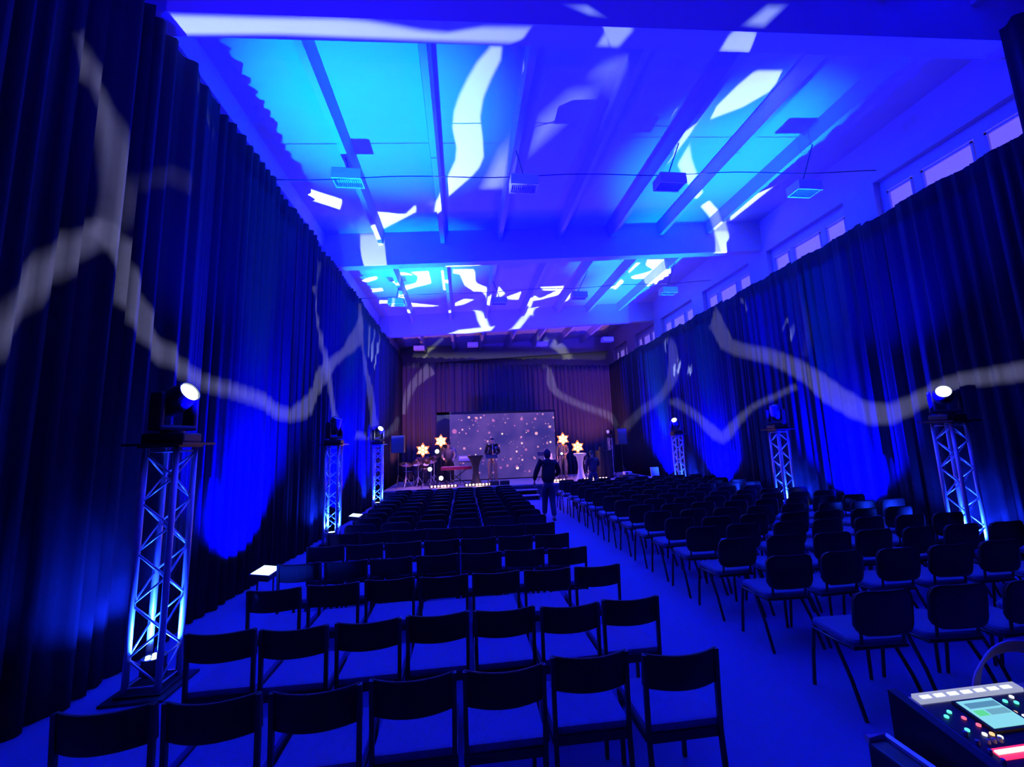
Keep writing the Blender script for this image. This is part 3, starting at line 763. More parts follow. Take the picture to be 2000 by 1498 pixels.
MB().box((0, 0, .065), (.28, .22, .11), bev=.015).build('body', M['white'], t); MB().lathe([(.035, 0), (.035, .03), (0, .032)], c=(-.06, -.11, .07), n=14, M3=toward((0, -1, 0)), cap=False).build('lens', M['plast'], t)
t = thing('low_case', 'dark equipment case under the white projector', 'case', (6.05, 14.95, ZS))
MB().box((0, 0, .06), (.62, .36, .12), bev=.012).build('body', M['box'], t); MB().tube([(-.08, -.185, .06), (-.08, -.2, .06), (.08, -.2, .06), (.08, -.185, .06)], .008, 6).build('handle', M['alu'], t)
for x, lab in ((1.42, 'black wedge floor monitor on the stage edge right of the saxophonist'), (1.05, 'small black floor monitor on the stage edge in front of the saxophonist')):
    t = thing('floor_monitor', lab, 'loudspeaker', (x, 14.78, ZS), 0, 'floor monitors')
    M4 = Matrix.Rotation(PI/2, 4, 'Z') @ Matrix.Rotation(PI/2, 4, 'X')
    MB().prism([(-.12, 0), (.12, 0), (.12, .10), (-.04, .16), (-.12, .14)], -.16, .16, M4).build('cabinet', M['plast'], t)
    MB().box((0, .05, .137), (.28, .13, .004), rot=Rx(math.radians(-20))).build('grille', M['greyp'], t)
t = thing('stand_light', 'moving head light on a lattice stand beside the right loudspeaker', 'stage light', (5.84, 16.15, ZS))
m = MB()
for k in range(3):
    a = k*2*PI/3; m.tube([(.09*math.cos(a), .09*math.sin(a), .02), (.09*math.cos(a), .09*math.sin(a), 1.52)], .012, 6)
for k in range(12):
    a, b_ = k*2*PI/3, (k+1)*2*PI/3; m.tube([(.09*math.cos(a), .09*math.sin(a), .1+k*.117), (.09*math.cos(b_), .09*math.sin(b_), .217+k*.117)], .006, 5)
m.build('lattice_mast', M['alu'], t)
MB().lathe([(.2, 0), (.2, .02)], n=20).build('base_plate', M['blackm'], t)
m = MB(); m.box((0, 0, 1.56), (.26, .22, .08), bev=.015); m.box((-.12, 0, 1.68), (.04, .1, .2), bev=.01); m.box((.12, 0, 1.68), (.04, .1, .2), bev=.01); m.build('yoke', M['plast'], t)
MB().lathe([(.05, -.14), (.085, -.1), (.085, .12), (0, .115)], c=(0, 0, 1.74), n=18, M3=toward((-.7, -.7, .05))).build('lamp_body', M['plast'], t)
MB().lathe([(.07, .12), (.04, .132), (0, .135)], c=(0, 0, 1.74), n=18, M3=toward((-.7, -.7, .05)), cap=False).build('lens', M['skinw'], t)
t = thing('notice_board', 'pale leaning board behind the chairs at the right end of the stage', 'board', (6.70, 14.12, 0))
MB().box((0, .05, .62), (.30, .03, .5), rot=Rx(math.radians(-8)), bev=.004).build('panel', M['paper'], t)
m = MB(); m.tube([(-.12, .0, .4), (-.14, -.05, .0)], .01, 6); m.tube([(.12, .0, .4), (.14, -.05, .0)], .01, 6); m.tube([(0, .08, .6), (0, .3, .0)], .01, 6); m.build('easel_leg', M['blackm'], t)

# ------------------------------------------------------------------ people
def skin_mesh(name, chains, m, parent, sub=1, root=0, smooth=True):
    """chains: list of [(x,y,z,r) ...]; a chain may start with an index into already added points"""
    V = []; E = []; R_ = []
    for ch in chains:
        prev = None
        for q in ch:
            if isinstance(q, int): prev = q; continue
            V.append(q[:3]); R_.append(q[3]); i = len(V)-1
            if prev is not None: E.append((prev, i))
            prev = i
    me = bpy.data.meshes.new(name+'_skeleton'); me.from_pydata(V, E, [])
    o = bpy.data.objects.new(name, me); C.objects.link(o)
    sk = o.modifiers.new('skin', 'SKIN'); sk.branch_smoothing = .6; sk.use_smooth_shade = True
    su = o.modifiers.new('sub', 'SUBSURF'); su.levels = sub; su.render_levels = sub
    for i, v in enumerate(me.skin_vertices[0].data):
        r = R_[i]; v.radius = r if isinstance(r, tuple) else (r, r)
        v.use_root = (i == root)
    dg = bpy.context.evaluated_depsgraph_get(); dg.update()
    me2 = bpy.data.meshes.new_from_object(o.evaluated_get(dg)); me2.name = name
    bpy.data.objects.remove(o); 
    me2.materials.clear(); me2.materials.append(m)
    for p in me2.polygons: p.use_smooth = True
    ob = bpy.data.objects.new(name, me2); C.objects.link(ob)
    if parent: ob.parent = parent
    return ob
def lerp(a, b, t): return tuple(a[i]*(1-t)+b[i]*t for i in range(3))
def person(loc, rz, label, J, top, trou, scale=1.0, hairlen=.0, cloth_label=True):
    """J: joints in local space, facing -y = forward is +y here"""
    t = thing('person', label, 'person', loc, rz); t.scale = (scale,)*3
    pel, chest, neck, head = J['pelvis'], J['chest'], J['neck'], J['head']
    def P(p, r): return (*p, r)
    # body (skin): continuous torso, neck, arms, hands, legs
    ch = [[P(pel, (.12, .10)), P(lerp(pel, chest, .5), (.115, .09)), P(chest, (.13, .10)), P(lerp(chest, neck, .75), (.085, .07)), P(neck, (.068, .068)), P(lerp(neck, head, .5), (.062, .066))]]
    idx = 6
    for s in ('l', 'r'):
        sh, el, wr, fd = J['sh'+s], J['el'+s], J['wr'+s], J['hd'+s]
        hand = lerp(wr, fd, .45)
        ch.append([2, P(sh, .05), P(el, .038), P(wr, .024), P(hand, (.034, .016))]); hi = idx+3; idx += 4
        d = Vector(fd)-Vector(wr); Lh = d.length; d.normalize(); sd = d.cross(Vector(J.get('palm'+s, (0, 1, .1)))).normalized(); up = sd.cross(d)
        for k in range(4):
            off = (k-1.5)*.018; Lf = (.75, .9, .85, .65)[k]*.085
            b0 = Vector(hand)+d*.035+sd*off; b1 = b0+d*Lf*.5-up*.008; b2 = b1+d*Lf*.4-up*.022
            ch.append([hi, P(tuple(b0), .0095), P(tuple(b1), .0085), P(tuple(b2), .007)]); idx += 3
        b0 = Vector(hand)+sd*-.03+d*.0; b1 = b0-sd*.025+d*.03; b2 = b1+d*.03
        ch.append([hi, P(tuple(b0), .011), P(tuple(b1), .0095), P(tuple(b2), .008)]); idx += 3
    for s in ('l', 'r'):
        hp, kn, an, toe = J['hp'+s], J['kn'+s], J['an'+s], J['to'+s]
        ch.append([0, P(hp, .085), P(kn, .055), P(an, .038), P(lerp(an, toe, .8), (.04, .03))])
    body = skin_mesh('body', ch, M['skin'], t)
    # head
    hc = Vector(head); fw = Vector(J.get('face', (0, 1, 0))).normalized(); side = fw.cross(Vector((0, 0, 1))).normalized(); upv = side.cross(fw)
    def hp_(x, y, z): return hc + side*x + fw*y + upv*z
    bm = bmesh.new(); bmesh.ops.create_uvsphere(bm, u_segments=20, v_segments=16, radius=1)
    for v in bm.verts:
        x, y, z = v.co
        wd = .080*(1-.22*max(0, -z)**1.2); dp = .10
        yy = y*dp
        if y > .5:
            yy += .016*math.exp(-((x/.16)**2+((z+.12)/.2)**2))      # nose
            yy -= .008*math.exp(-(((abs(x)-.38)/.18)**2+((z-.08)/.12)**2))  # eye sockets
            yy += .005*math.exp(-((x/.3)**2+((z+.5)/.08)**2))
        if z < -.6: yy += .012*(y > 0)
        v.co = hp_(x*wd, yy, z*.120)
    bm.faces.ensure_lookup_table(); V = [v.co.copy() for v in bm.verts]; bm.verts.index_update(); F = [[v.index for v in f.verts] for f in bm.faces]; bm.free()
    hm = MB().add(V, F)
    for s in (-1, 1): hm.lathe([(.0, -.006), (.017, -.004), (.022, .004), (.0, .008)], c=hp_(s*.078, -.005, -.01), n=10, M3=toward(side*s))
    ho = hm.build('head', M['skin'], body, smooth=True)
    em = MB()
    for s in (-1, 1): em.lathe([(.0, -.006), (.011, 0), (.0, .006)], c=hp_(s*.03, .086, .01), n=10, M3=toward(fw))
    em.build('eyes', M['plast'], ho)
    # hair cap
    bm = bmesh.new(); bmesh.ops.create_uvsphere(bm, u_segments=20, v_segments=14, radius=1); V = []; keep = []
    for v in bm.verts:
        x, y, z = v.co; V.append(hp_(x*.09, y*.11-.006, z*.130+.004))
        keep.append(z > (.25 if y > .45 else (.0 if y > 0 else -.35-hairlen)))
    bm.verts.index_update(); F = [[q.index for q in f.verts] for f in bm.faces if all(keep[q.index] for q in f.verts)]; bm.free()
    MB().add(V, F).build('hair', M['hair'], t, smooth=True)
    # clothing follows the body
    tch = [[P(lerp(pel, chest, -.22), (.215, .20)), P(lerp(pel, chest, .5), (.22, .205)), P(chest, (.225, .205)), P(lerp(chest, neck, .62), (.155, .14)), P(lerp(chest, neck, .97), (.095, .095)), P(lerp(neck, head, .3), (.082, .082))]]
    for s in ('l', 'r'):
        sh, el, wr = J['sh'+s], J['el'+s], J['wr'+s]
        tch.append([2, P(sh, .105), P(lerp(sh, el, .5), .082), P(el, .068), P(lerp(el, wr, .9), .05)])
    skin_mesh('top', tch, top, t)
    lch = [[P(lerp(pel, chest, .12), (.17, .13)), P(lerp(pel, chest, -.12), (.18, .14))]]
    for s in ('l', 'r'):
        hp, kn, an = J['hp'+s], J['kn'+s], J['an'+s]
        lch.append([1, P(hp, .145), P(lerp(hp, kn, .5), .105), P(kn, .082), P(lerp(kn, an, .95), .066)])
    skin_mesh('trousers', lch, trou, t)
    for s in ('l', 'r'):
        an, toe = Vector(J['an'+s]), Vector(J['to'+s]); an2 = an+Vector((0, 0, -.035)); d = (toe-an); d.z = 0; d.normalize()
        skin_mesh('shoe', [[P(tuple(an2-d*.06), (.042, .04)), P(tuple(an2+d*.06), (.045, .036)), P(tuple(an2+d*.15), (.042, .028))]], M['plast'], t)
    return t
STAND = dict(pelvis=(0, 0, .93), chest=(0, .01, 1.24), neck=(0, 0, 1.44), head=(0, .02, 1.585),
  shl=(-.19, 0, 1.40), ell=(-.25, -.03, 1.12), wrl=(-.24, .06, .88), hdl=(-.24, .09, .70), shr=(.19, 0, 1.40), elr=(.25, -.03, 1.12), wrr=(.24, .06, .88), hdr=(.24, .09, .70),
  hpl=(-.10, 0, .88), knl=(-.12, .03, .50), anl=(-.12, 0, .08), tol=(-.14, .17, .05), hpr=(.10, 0, .88), knr=(.12, .03, .50), anr=(.12, 0, .08), tor=(.14, .17, .05))
J = dict(STAND); J.update(ell=(-.31, -.02, 1.14), wrl=(-.33, .12, .95), hdl=(-.30, .20, .80), elr=(.29, .05, 1.13), wrr=(.20, .25, 1.03), hdr=(.12, .33, .98), anl=(-.09, .22, .10), tol=(-.10, .38, .06), knl=(-.07, .18, .50), anr=(.08, -.14, .09), tor=(.08, .04, .05), knr=(.08, .02, .50), hpl=(-.085, 0, .88), hpr=(.085, 0, .88), face=(.1, 1, -.05))
person((2.05, 10.15, 0), 0, 'person in dark clothes walking away along the aisle towards the stage', J, M['dcloth'], M['jean'], 1.0, .5)
# saxophonist faces the hall: local forward +y -> rotate by pi
J = dict(STAND); J.update(ell=(-.27, .02, 1.14), wrl=(-.07, .24, 1.08), hdl=(-.01, .33, 1.04), elr=(.27, .02, 1.12), wrr=(.08, .24, .98), hdr=(.02, .33, .93), face=(0, 1, -.15))
person((1.08, 15.75, ZS), PI, 'person standing on stage before the screen, holding a saxophone', J, M['dcloth'], M['tan'], .97)
t = thing('saxophone', 'golden saxophone held by the person before the screen', 'saxophone', (1.08, 15.75, ZS), PI); t.scale = (.97,)*3
m = MB(); m.tube([(0, .14, 1.47), (0, .22, 1.46), (.0, .27, 1.38), (0, .34, 1.05), (0, .36, .80), (0, .42, .70), (0, .50, .72), (0, .54, .84), (0, .58, .98)], [.008, .010, .014, .022, .03, .036, .042, .05, .085], 12, cap=False)
m.build('horn', M['brass'], t, smooth=True)
m = MB()
for z in (.85, .92, 1.0, 1.08, 1.16, 1.24): m.lathe([(.012, 0), (.012, .012), (0, .014)], c=(.012, .355-.0*(z), z), n=8, M3=toward((.3, 1, 0)))
m.build('key_buttons', M['alu'], t)
J = dict(STAND); J.update(chest=(0, .10, 1.20), neck=(0, .20, 1.38), head=(0, .28, 1.50), shl=(-.19, .16, 1.33), shr=(.19, .16, 1.33), ell=(-.26, .22, 1.07), wrl=(-.20, .46, .98), hdl=(-.17, .62, .95), elr=(.26, .22, 1.07), wrr=(.20, .46, .98), hdr=(.17, .62, .95), face=(0, 1, -.5))
person((-.55, 16.25, ZS-.0), PI, 'person in grey top leaning over the red stage piano', J, M['gcloth'], M['dcloth'], .97)
J = dict(STAND); J.update(ell=(-.24, .03, 1.12), wrl=(-.14, .2, 1.03), hdl=(-.06, .28, 1.0), face=(.5, 1, -.1))
person((3.92, 16.35, ZS), PI, 'person in grey clothes standing below the star light right of the screen', J, M['gcloth'], M['gcloth'], .93)
J = dict(STAND); J.update(face=(.6, .8, -.1), elr=(.26, .05, 1.14), wrr=(.2, .24, 1.1), hdr=(.15, .34, 1.12))
person((4.42, 14.1, 0), 0, 'person in dark red jacket seen from behind, standing before the right of the stage', J, M['bcloth'], M['jean'], .90)
J = dict(STAND); J.update(pelvis=(0, -.05, .55), chest=(0, .02, .86), neck=(0, .04, 1.07), head=(0, .08, 1.21), shl=(-.19, .03, 1.01), shr=(.19, .03, 1.01), ell=(-.30, .16, .80), wrl=(-.22, .38, .86), hdl=(-.18, .50, .93), elr=(.30, .16, .80), wrr=(.22, .38, .86), hdr=(.18, .50, .93), hpl=(-.11, 0, .53), knl=(-.27, .40, .50), anl=(-.27, .42, .08), tol=(-.29, .57, .05), hpr=(.11, 0, .53), knr=(.27, .40, .50), anr=(.27, .42, .08), tor=(.29, .57, .05))
person((-1.62, 17.15-.1, ZS), PI, 'drummer seated behind the drum kit', J, M['bcloth'], M['jean'], .97)
t = thing('drum_stool', 'round stool under the drummer', 'stool', (-1.62, 17.12, ZS))
MB().lathe([(.13, .40), (.15, .41), (.15, .44), (0, .45)], n=18).build('seat', M['plast'], t)
m = MB(); m.tube([(0, 0, .12), (0, 0, .40)], .014, 8); [m.tube([(0, 0, .22), (.2*math.cos(k*2.1), .2*math.sin(k*2.1), .012)], .011, 6) for k in range(3)]; m.build('stand', M['alu'], t)
STROKES = [
 ('A', 1, 0.012, [(-3.26,4.22,6.6),(-2.08,4.2,6.68),(-1.1,4.19,6.73),(-0.59,4.26,6.76),(-0.24,4.31,6.79),(0.09,4.29,6.81),(0.36,4.22,6.82),(1.13,4.2,6.87),(0.76,4.47,6.85),(-0.07,4.47,6.8),(-2.07,4.44,6.68),(-3.24,4.48,6.61)]),
 ('Z', 0.8, 0.012, [(1.24,4.2,7.18),(1.61,4.2,7.22),(1.91,4.2,7.02),(1.62,4.2,7.03)]),
 ('Z', 0.8, 0.012, [(4.06,4.2,7.49),(4.42,4.2,7.53),(3.96,4.2,7.08),(3.59,4.2,7.08)]),
 ('B', 1, 0.012, [(1.71,4.14,6.9),(2.08,4.14,6.92),(2.23,4.22,6.93),(2.1,4.48,6.93),(1.76,4.47,6.91),(1.83,4.22,6.91)]),
 ('B', 1, 0.012, [(3.53,4.15,7.01),(3.84,4.17,7.03),(3.99,4.51,7.04),(3.5,4.5,7.01),(3.48,4.23,7.01)]),
 ('A', 1, 0.012, [(0.44,5.31,7.75),(0.19,5.77,7.73),(-0.05,6.37,7.72),(-0.13,6.83,7.71),(-0.02,7.64,7.72),(-0.29,8.45,7.7),(-0.56,9.22,7.69),(-0.64,9.76,7.68),(-0.53,9.77,7.69),(-0.39,9.33,7.7),(-0.13,8.98,7.71),(0.44,8.2,7.75),(0.57,7.64,7.75),(0.44,6.95,7.75),(0.42,6.47,7.75),(0.54,6.0,7.75),(0.7,5.62,7.76),(0.7,5.31,7.76)]),
 ('A', 1, 0.012, [(1.09,5.3,7.79),(1.22,5.3,7.79),(1.11,5.66,7.79)]),
 ('A', 0.35, 0.05, [(2.04,5.87,7.84),(2.3,5.43,7.86),(2.91,5.32,7.89),(2.92,6.51,7.9),(2.95,6.94,7.9),(2.8,6.94,7.89),(2.58,6.23,7.87)]),
 ('A', 0.35, 0.05, [(1.86,5.98,7.83),(2.42,5.92,7.87),(2.53,6.23,7.87),(1.48,7.84,7.81),(1.33,7.73,7.8),(1.44,6.58,7.81)]),
 ('A', 0.4, 0.05, [(1.01,6.89,7.78),(0.77,7.5,7.77),(0.4,8.88,7.74),(1.06,8.9,7.78),(1.28,8.05,7.8)]),
 ('B', 1, 0.012, [(5.03,5.61,8.02),(5.54,5.6,8.05),(5.7,6.04,8.06),(5.39,6.44,8.04),(4.9,6.75,8.01),(4.81,6.37,8.01),(4.91,5.92,8.01)]),
 ('B', 1, 0.012, [(4.65,5.82,8.0),(4.28,6.07,7.98),(4.04,6.44,7.96),(4.09,6.94,7.97),(4.41,7.67,7.98),(4.71,8.08,8.0),(4.73,7.1,8.0),(4.66,6.37,8.0),(4.67,6.14,8.0)]),
 ('B', 0.7, 0.012, [(4.82,7.29,8.01),(4.91,8.05,8.01),(5.62,8.82,8.06),(6.09,8.91,8.09),(5.21,7.85,8.03)]),
 ('B', 1, 0.012, [(7.43,9.86,8.17),(7.68,9.4,8.18),(8.09,8.88,8.21),(8.03,10.67,8.2)]),
 ('B', 1, 0.012, [(6.5,9.75,8.11),(6.63,9.46,8.12),(7.57,10.25,8.17),(8.31,11.1,8.22),(7.82,11.14,8.19),(7.18,10.37,8.15)]),
 ('B', 1, 0.012, [(7.47,10.68,7.93),(7.99,10.68,7.95),(8.09,10.68,7.49),(7.99,10.68,7.06),(7.43,10.68,7.01),(7.49,10.68,7.53)]),
 ('A', 1, 0.012, [(-3.95,8.77,7.48),(-3.83,8.85,7.49),(-3.64,8.96,7.5),(-3.44,9.09,7.51),(-3.23,9.25,7.53),(-2.99,9.43,7.54),(-2.83,9.57,7.55),(-2.63,9.14,7.56),(-2.79,9.01,7.55),(-3.02,8.85,7.54),(-3.23,8.69,7.53),(-3.43,8.57,7.51),(-3.62,8.47,7.5),(-3.74,8.4,7.5)]),
 ('A', 0.9, 0.012, [(-2.17,9.72,7.59),(-1.97,9.64,7.6),(-1.36,9.8,7.64),(-1.03,9.35,7.66),(-1.02,9.72,7.66),(-1.98,10.51,7.6),(-2.31,10.44,7.58)]),
 ('A', 1, 0.012, [(-2.64,10.68,7.57),(-2.01,10.68,7.63),(-2.02,10.68,7.22),(-1.92,10.68,6.62),(-2.5,10.68,6.58),(-2.63,10.68,7.07)]),
 ('B', 0.7, 0.03, [(9.0,8.63,8.12),(9.0,8.4,8.04),(9.0,8.13,7.96),(9.0,8.0,7.88),(9.0,8.08,7.97),(9.0,8.07,7.94),(9.0,8.05,7.83),(9.0,8.06,7.69),(9.0,8.1,7.52),(9.0,8.15,7.36),(9.0,8.22,7.18),(9.0,8.3,7.01),(9.0,8.36,6.88),(9.0,8.1,6.66),(9.0,8.03,6.77),(9.0,7.93,6.92),(9.0,7.84,7.08),(9.0,7.76,7.24),(9.0,7.69,7.41),(9.0,7.65,7.59),(9.0,7.64,7.78),(9.0,7.7,8.05),(9.0,7.95,8.38),(9.0,8.24,8.45),(9.0,8.53,8.46),(9.0,8.73,8.44)]),
 ('C', 1.6, 0.012, [(-2.17,13.28,7.59),(-1.03,13.25,7.66),(-1.02,14.37,7.66),(-1.6,14.65,7.62),(-2.11,14.95,7.59),(-2.26,15.71,7.58),(-2.4,15.59,7.58),(-2.14,14.49,7.59),(-1.56,14.22,7.63),(-1.43,13.58,7.63),(-2.09,13.51,7.59),(-2.25,14.3,7.58),(-2.37,14.12,7.58)]),
 ('C', 1.6, 0.012, [(-0.65,13.25,7.68),(-0.45,13.23,7.69),(-0.53,15.16,7.69),(-0.66,15.04,7.68)]),
 ('C', 1.6, 0.012, [(-0.45,13.19,7.69),(0.5,13.25,7.75),(0.57,14.47,7.75),(1.04,14.98,7.78),(1.16,16.43,7.79),(0.73,15.23,7.76),(0.49,15.39,7.75),(0.13,14.68,7.73),(-0.03,13.66,7.72),(-0.43,13.46,7.69)]),
 ('C', 1.6, 0.012, [(-0.45,10.98,6.77),(-0.34,10.87,6.78),(0.54,10.91,6.83),(0.74,11.16,6.84)]),
 ('C', 1.2, 0.012, [(-3.75,13.92,7.49),(-2.77,13.48,7.55),(-2.76,13.75,7.55),(-3.8,14.41,7.49)]),
 ('C', 1.2, 0.012, [(-3.77,14.64,7.49),(-2.79,14.54,7.55),(-2.78,14.86,7.55),(-3.81,15.09,7.49)]),
 ('C', 1.2, 0.012, [(-3.79,15.69,7.49),(-2.76,15.84,7.55),(-2.82,16.21,7.55),(-3.84,16.21,7.49)]),
 ('C', 1.4, 0.012, [(-2.1,16.18,7.59),(-0.84,16.8,7.67),(-1.32,16.9,7.64),(-2.13,16.71,7.59)]),
 ('C', 1.4, 0.012, [(-0.44,16.75,7.69),(0.13,16.06,7.73),(0.59,16.29,7.76),(0.14,16.84,7.73),(-0.39,17.05,7.7)]),
 ('C', 1.6, 0.012, [(1.21,15.39,7.79),(1.42,14.84,7.8),(1.81,15.77,7.83),(1.58,16.38,7.81),(1.26,16.11,7.8)]),
 ('C', 1.6, 0.012, [(0.55,17.78,7.93),(0.76,17.78,7.97),(1.12,17.78,7.59),(1.35,17.78,6.91),(0.93,17.78,6.87),(0.7,17.78,7.25)]),
 ('C', 1.4, 0.012, [(-0.69,17.9,6.76),(-0.2,17.63,6.79),(1.37,17.54,6.88),(1.35,17.91,6.88),(0.2,18.11,6.81)]),
 ('D', 1.6, 0.012, [(1.77,16.18,7.83),(2.55,15.44,7.87),(3.37,16.54,7.92),(4.27,14.98,7.98),(4.74,15.73,8.0),(3.49,16.69,7.93),(3.14,16.82,7.91),(1.88,16.45,7.83)]),
 ('D', 1.6, 0.012, [(3.07,15.17,7.9),(4.33,15.21,7.98),(4.72,15.97,8.0),(3.93,15.74,7.96),(3.29,15.66,7.92)]),
 ('D', 1.6, 0.012, [(2.47,15.43,7.87),(2.82,15.48,7.89),(3.1,16.63,7.91),(3.18,17.92,7.91),(2.92,18.19,7.89),(2.72,16.58,7.88)]),
 ('D', 1.6, 0.012, [(3.36,17.78,8.17),(3.48,17.78,7.97),(2.57,17.78,6.86),(2.08,17.78,6.84),(2.8,17.78,7.66)]),
 ('D', 1.6, 0.012, [(5.65,14.83,8.06),(5.75,14.56,8.06),(6.06,14.59,8.08),(6.49,15.01,8.11),(6.47,15.94,8.11),(6.32,15.87,8.1),(6.06,15.21,8.08)]),
 ('D', 1.4, 0.012, [(5.97,13.27,8.08),(6.42,13.31,8.11),(6.36,14.27,8.1),(6.23,14.03,8.09)]),
 ('D', 1.5, 0.012, [(6.7,13.57,8.12),(6.52,13.05,8.11),(7.42,13.13,8.16),(8.23,14.55,8.21),(8.14,15.2,8.21),(8.39,15.76,8.22),(8.12,15.73,8.21),(7.53,14.88,8.17),(6.67,14.86,8.12),(6.56,14.53,8.11),(7.25,14.06,8.15)]),
 ('D', 1.2, 0.012, [(9.0,14.74,8.72),(9.0,13.8,8.29),(9.0,13.85,7.96),(9.0,14.33,7.63),(9.0,14.6,7.1),(9.0,15.26,7.22),(9.0,14.81,7.61),(9.0,14.35,8.21),(9.0,14.88,8.61)]),
 ('D', 1.2, 0.012, [(9.0,16.08,8.69),(9.0,15.18,8.35),(9.0,15.06,8.13),(9.0,15.4,7.13),(9.0,15.86,7.21),(9.0,15.58,7.98),(9.0,15.65,8.33)]),
 ('D', 0.8, 0.02, [(9.0,12.51,7.79),(9.0,11.76,7.5),(9.0,11.91,6.76),(9.0,12.22,6.63),(9.0,12.77,6.84)]),
 ('E', 0.3, 0.012, [(-2.78,24.0,6.71),(-2.92,24.0,6.59),(-2.08,24.0,6.58),(-1.9,24.0,7.4)]),
 ('E', 0.5, 0.012, [(-2.19,24.68,7.59),(-1.19,22.02,7.65),(-0.95,21.65,7.66),(-0.94,22.53,7.66),(-1.88,25.34,7.61)]),
 ('E', 0.5, 0.012, [(4.16,22.0,7.97),(4.94,22.96,8.02),(5.63,24.73,8.06),(5.4,25.2,8.04),(4.64,23.47,8.0)]),
 ('E', 0.5, 0.012, [(5.19,24.0,7.61),(5.37,24.0,7.46),(5.61,24.0,7.27),(5.74,24.0,7.12),(5.81,24.0,6.93),(5.86,24.0,6.65),(5.9,24.0,6.42),(6.6,24.0,6.52),(6.58,24.0,6.77),(6.54,24.0,7.14),(6.4,24.0,7.54),(6.09,24.0,7.84),(5.77,24.0,8.03),(5.55,24.0,8.15)]),
 ('E', 0.1, 0.02, [(-3.07,24.0,7.32),(8.81,24.0,7.34),(8.65,24.0,6.31),(-3.01,24.0,6.47)]),  # faint even fill added to brighten the farthest beam face
 ('R', 1.0, 0.012, [(-3.12,3.35,5.42),(-3.12,3.36,5.35),(-3.12,3.38,5.25),(-3.12,3.41,5.16),(-3.12,3.46,5.09),(-3.12,3.51,5.03),(-3.11,3.55,4.95),(-3.11,3.59,4.83),(-3.11,3.63,4.7),(-3.11,3.66,4.56),(-3.11,3.68,4.41),(-3.11,3.7,4.26),(-3.11,3.71,4.13),(-3.11,3.7,3.99),(-3.11,3.68,3.85),(-3.11,3.67,3.75),(-3.11,3.97,3.83),(-3.11,3.98,3.94),(-3.11,4.01,4.11),(-3.11,4.02,4.3),(-3.11,3.99,4.46),(-3.11,3.95,4.62),(-3.11,3.9,4.77),(-3.11,3.85,4.92),(-3.11,3.78,5.05),(-3.11,3.72,5.15),(-3.11,3.66,5.24),(-3.11,3.6,5.3),(-3.11,3.56,5.35),(-3.11,3.52,5.43),(-3.12,3.49,5.51),(-3.12,3.47,5.57)]),
 ('R', 1.0, 0.012, [(-3.11,3.75,4.02),(-3.11,3.66,3.91),(-3.11,3.53,3.76),(-3.12,3.42,3.61),(-3.12,3.34,3.47),(-3.12,3.26,3.34),(-3.12,3.2,3.23),(-3.12,3.16,3.12),(-3.12,3.12,3.03),(-3.12,3.09,2.94),(-3.12,3.04,2.83),(-3.12,2.99,2.71),(-3.12,2.96,2.62),(-3.12,3.14,2.52),(-3.12,3.18,2.6),(-3.12,3.24,2.72),(-3.12,3.3,2.84),(-3.12,3.35,2.94),(-3.12,3.39,3.02),(-3.12,3.44,3.11),(-3.12,3.5,3.22),(-3.11,3.57,3.34),(-3.11,3.65,3.46),(-3.11,3.75,3.61),(-3.11,3.86,3.77),(-3.11,3.95,3.89)]),
 ('R', 1.0, 0.012, [(-3.11,3.72,3.82),(-3.11,3.76,3.7),(-3.11,3.81,3.53),(-3.11,3.88,3.36),(-3.11,3.95,3.24),(-3.11,4.04,3.13),(-3.11,4.14,3.03),(-3.11,4.27,2.93),(-3.11,4.43,2.83),(-3.1,4.62,2.74),(-3.1,4.88,2.68),(-3.1,5.18,2.63),(-3.1,5.48,2.6),(-3.09,5.78,2.58),(-3.09,6.06,2.57),(-3.09,6.33,2.55),(-3.08,6.68,2.5),(-3.08,7.11,2.41),(-3.08,7.58,2.35),(-3.07,8.05,2.36),(-3.07,8.44,2.46),(-3.06,8.72,2.59),(-3.06,8.98,2.75),(-3.06,9.18,2.94),(-3.06,9.38,3.13),(-3.06,9.61,3.36),(-3.05,9.84,3.59),(-3.05,10.14,3.82),(-3.05,10.67,4.06),(-3.04,11.5,4.4),(-3.03,12.37,4.86),(-3.03,12.71,5.35),(-3.03,12.73,5.76),(-3.03,12.69,6.02),(-3.03,11.89,5.78),(-3.04,11.75,5.48),(-3.04,11.58,5.1),(-3.04,11.27,4.77),(-3.04,10.77,4.5),(-3.05,10.07,4.2),(-3.06,9.45,3.89),(-3.06,9.06,3.61),(-3.06,8.8,3.37),(-3.07,8.59,3.17),(-3.07,8.39,3.0),(-3.07,8.22,2.85),(-3.07,8.07,2.76),(-3.07,7.94,2.7),(-3.07,7.88,2.68),(-3.07,7.75,2.67),(-3.08,7.41,2.71),(-3.08,6.96,2.79),(-3.09,6.52,2.85),(-3.09,6.16,2.87),(-3.09,5.88,2.86),(-3.09,5.61,2.87),(-3.1,5.32,2.9),(-3.1,5.03,2.94),(-3.1,4.81,2.99),(-3.1,4.64,3.06),(-3.11,4.5,3.14),(-3.11,4.38,3.23),(-3.11,4.28,3.32),(-3.11,4.2,3.42),(-3.11,4.13,3.53),(-3.11,4.07,3.68),(-3.11,4.0,3.86),(-3.11,3.96,3.99)]),
 ('R', 0.55, 0.03, [(-3.11,3.92,4.27),(-3.11,4.0,4.34),(-3.11,4.13,4.44),(-3.11,4.26,4.56),(-3.11,4.38,4.67),(-3.11,4.44,4.73),(-3.11,4.45,4.74),(-3.11,4.52,4.76),(-3.1,4.65,4.78),(-3.1,4.75,4.79),(-3.1,4.95,5.12),(-3.1,4.85,5.13),(-3.1,4.69,5.12),(-3.11,4.51,5.07),(-3.11,4.33,4.93),(-3.11,4.24,4.82),(-3.11,4.17,4.74),(-3.11,4.06,4.66),(-3.11,3.94,4.56),(-3.11,3.86,4.5)]),
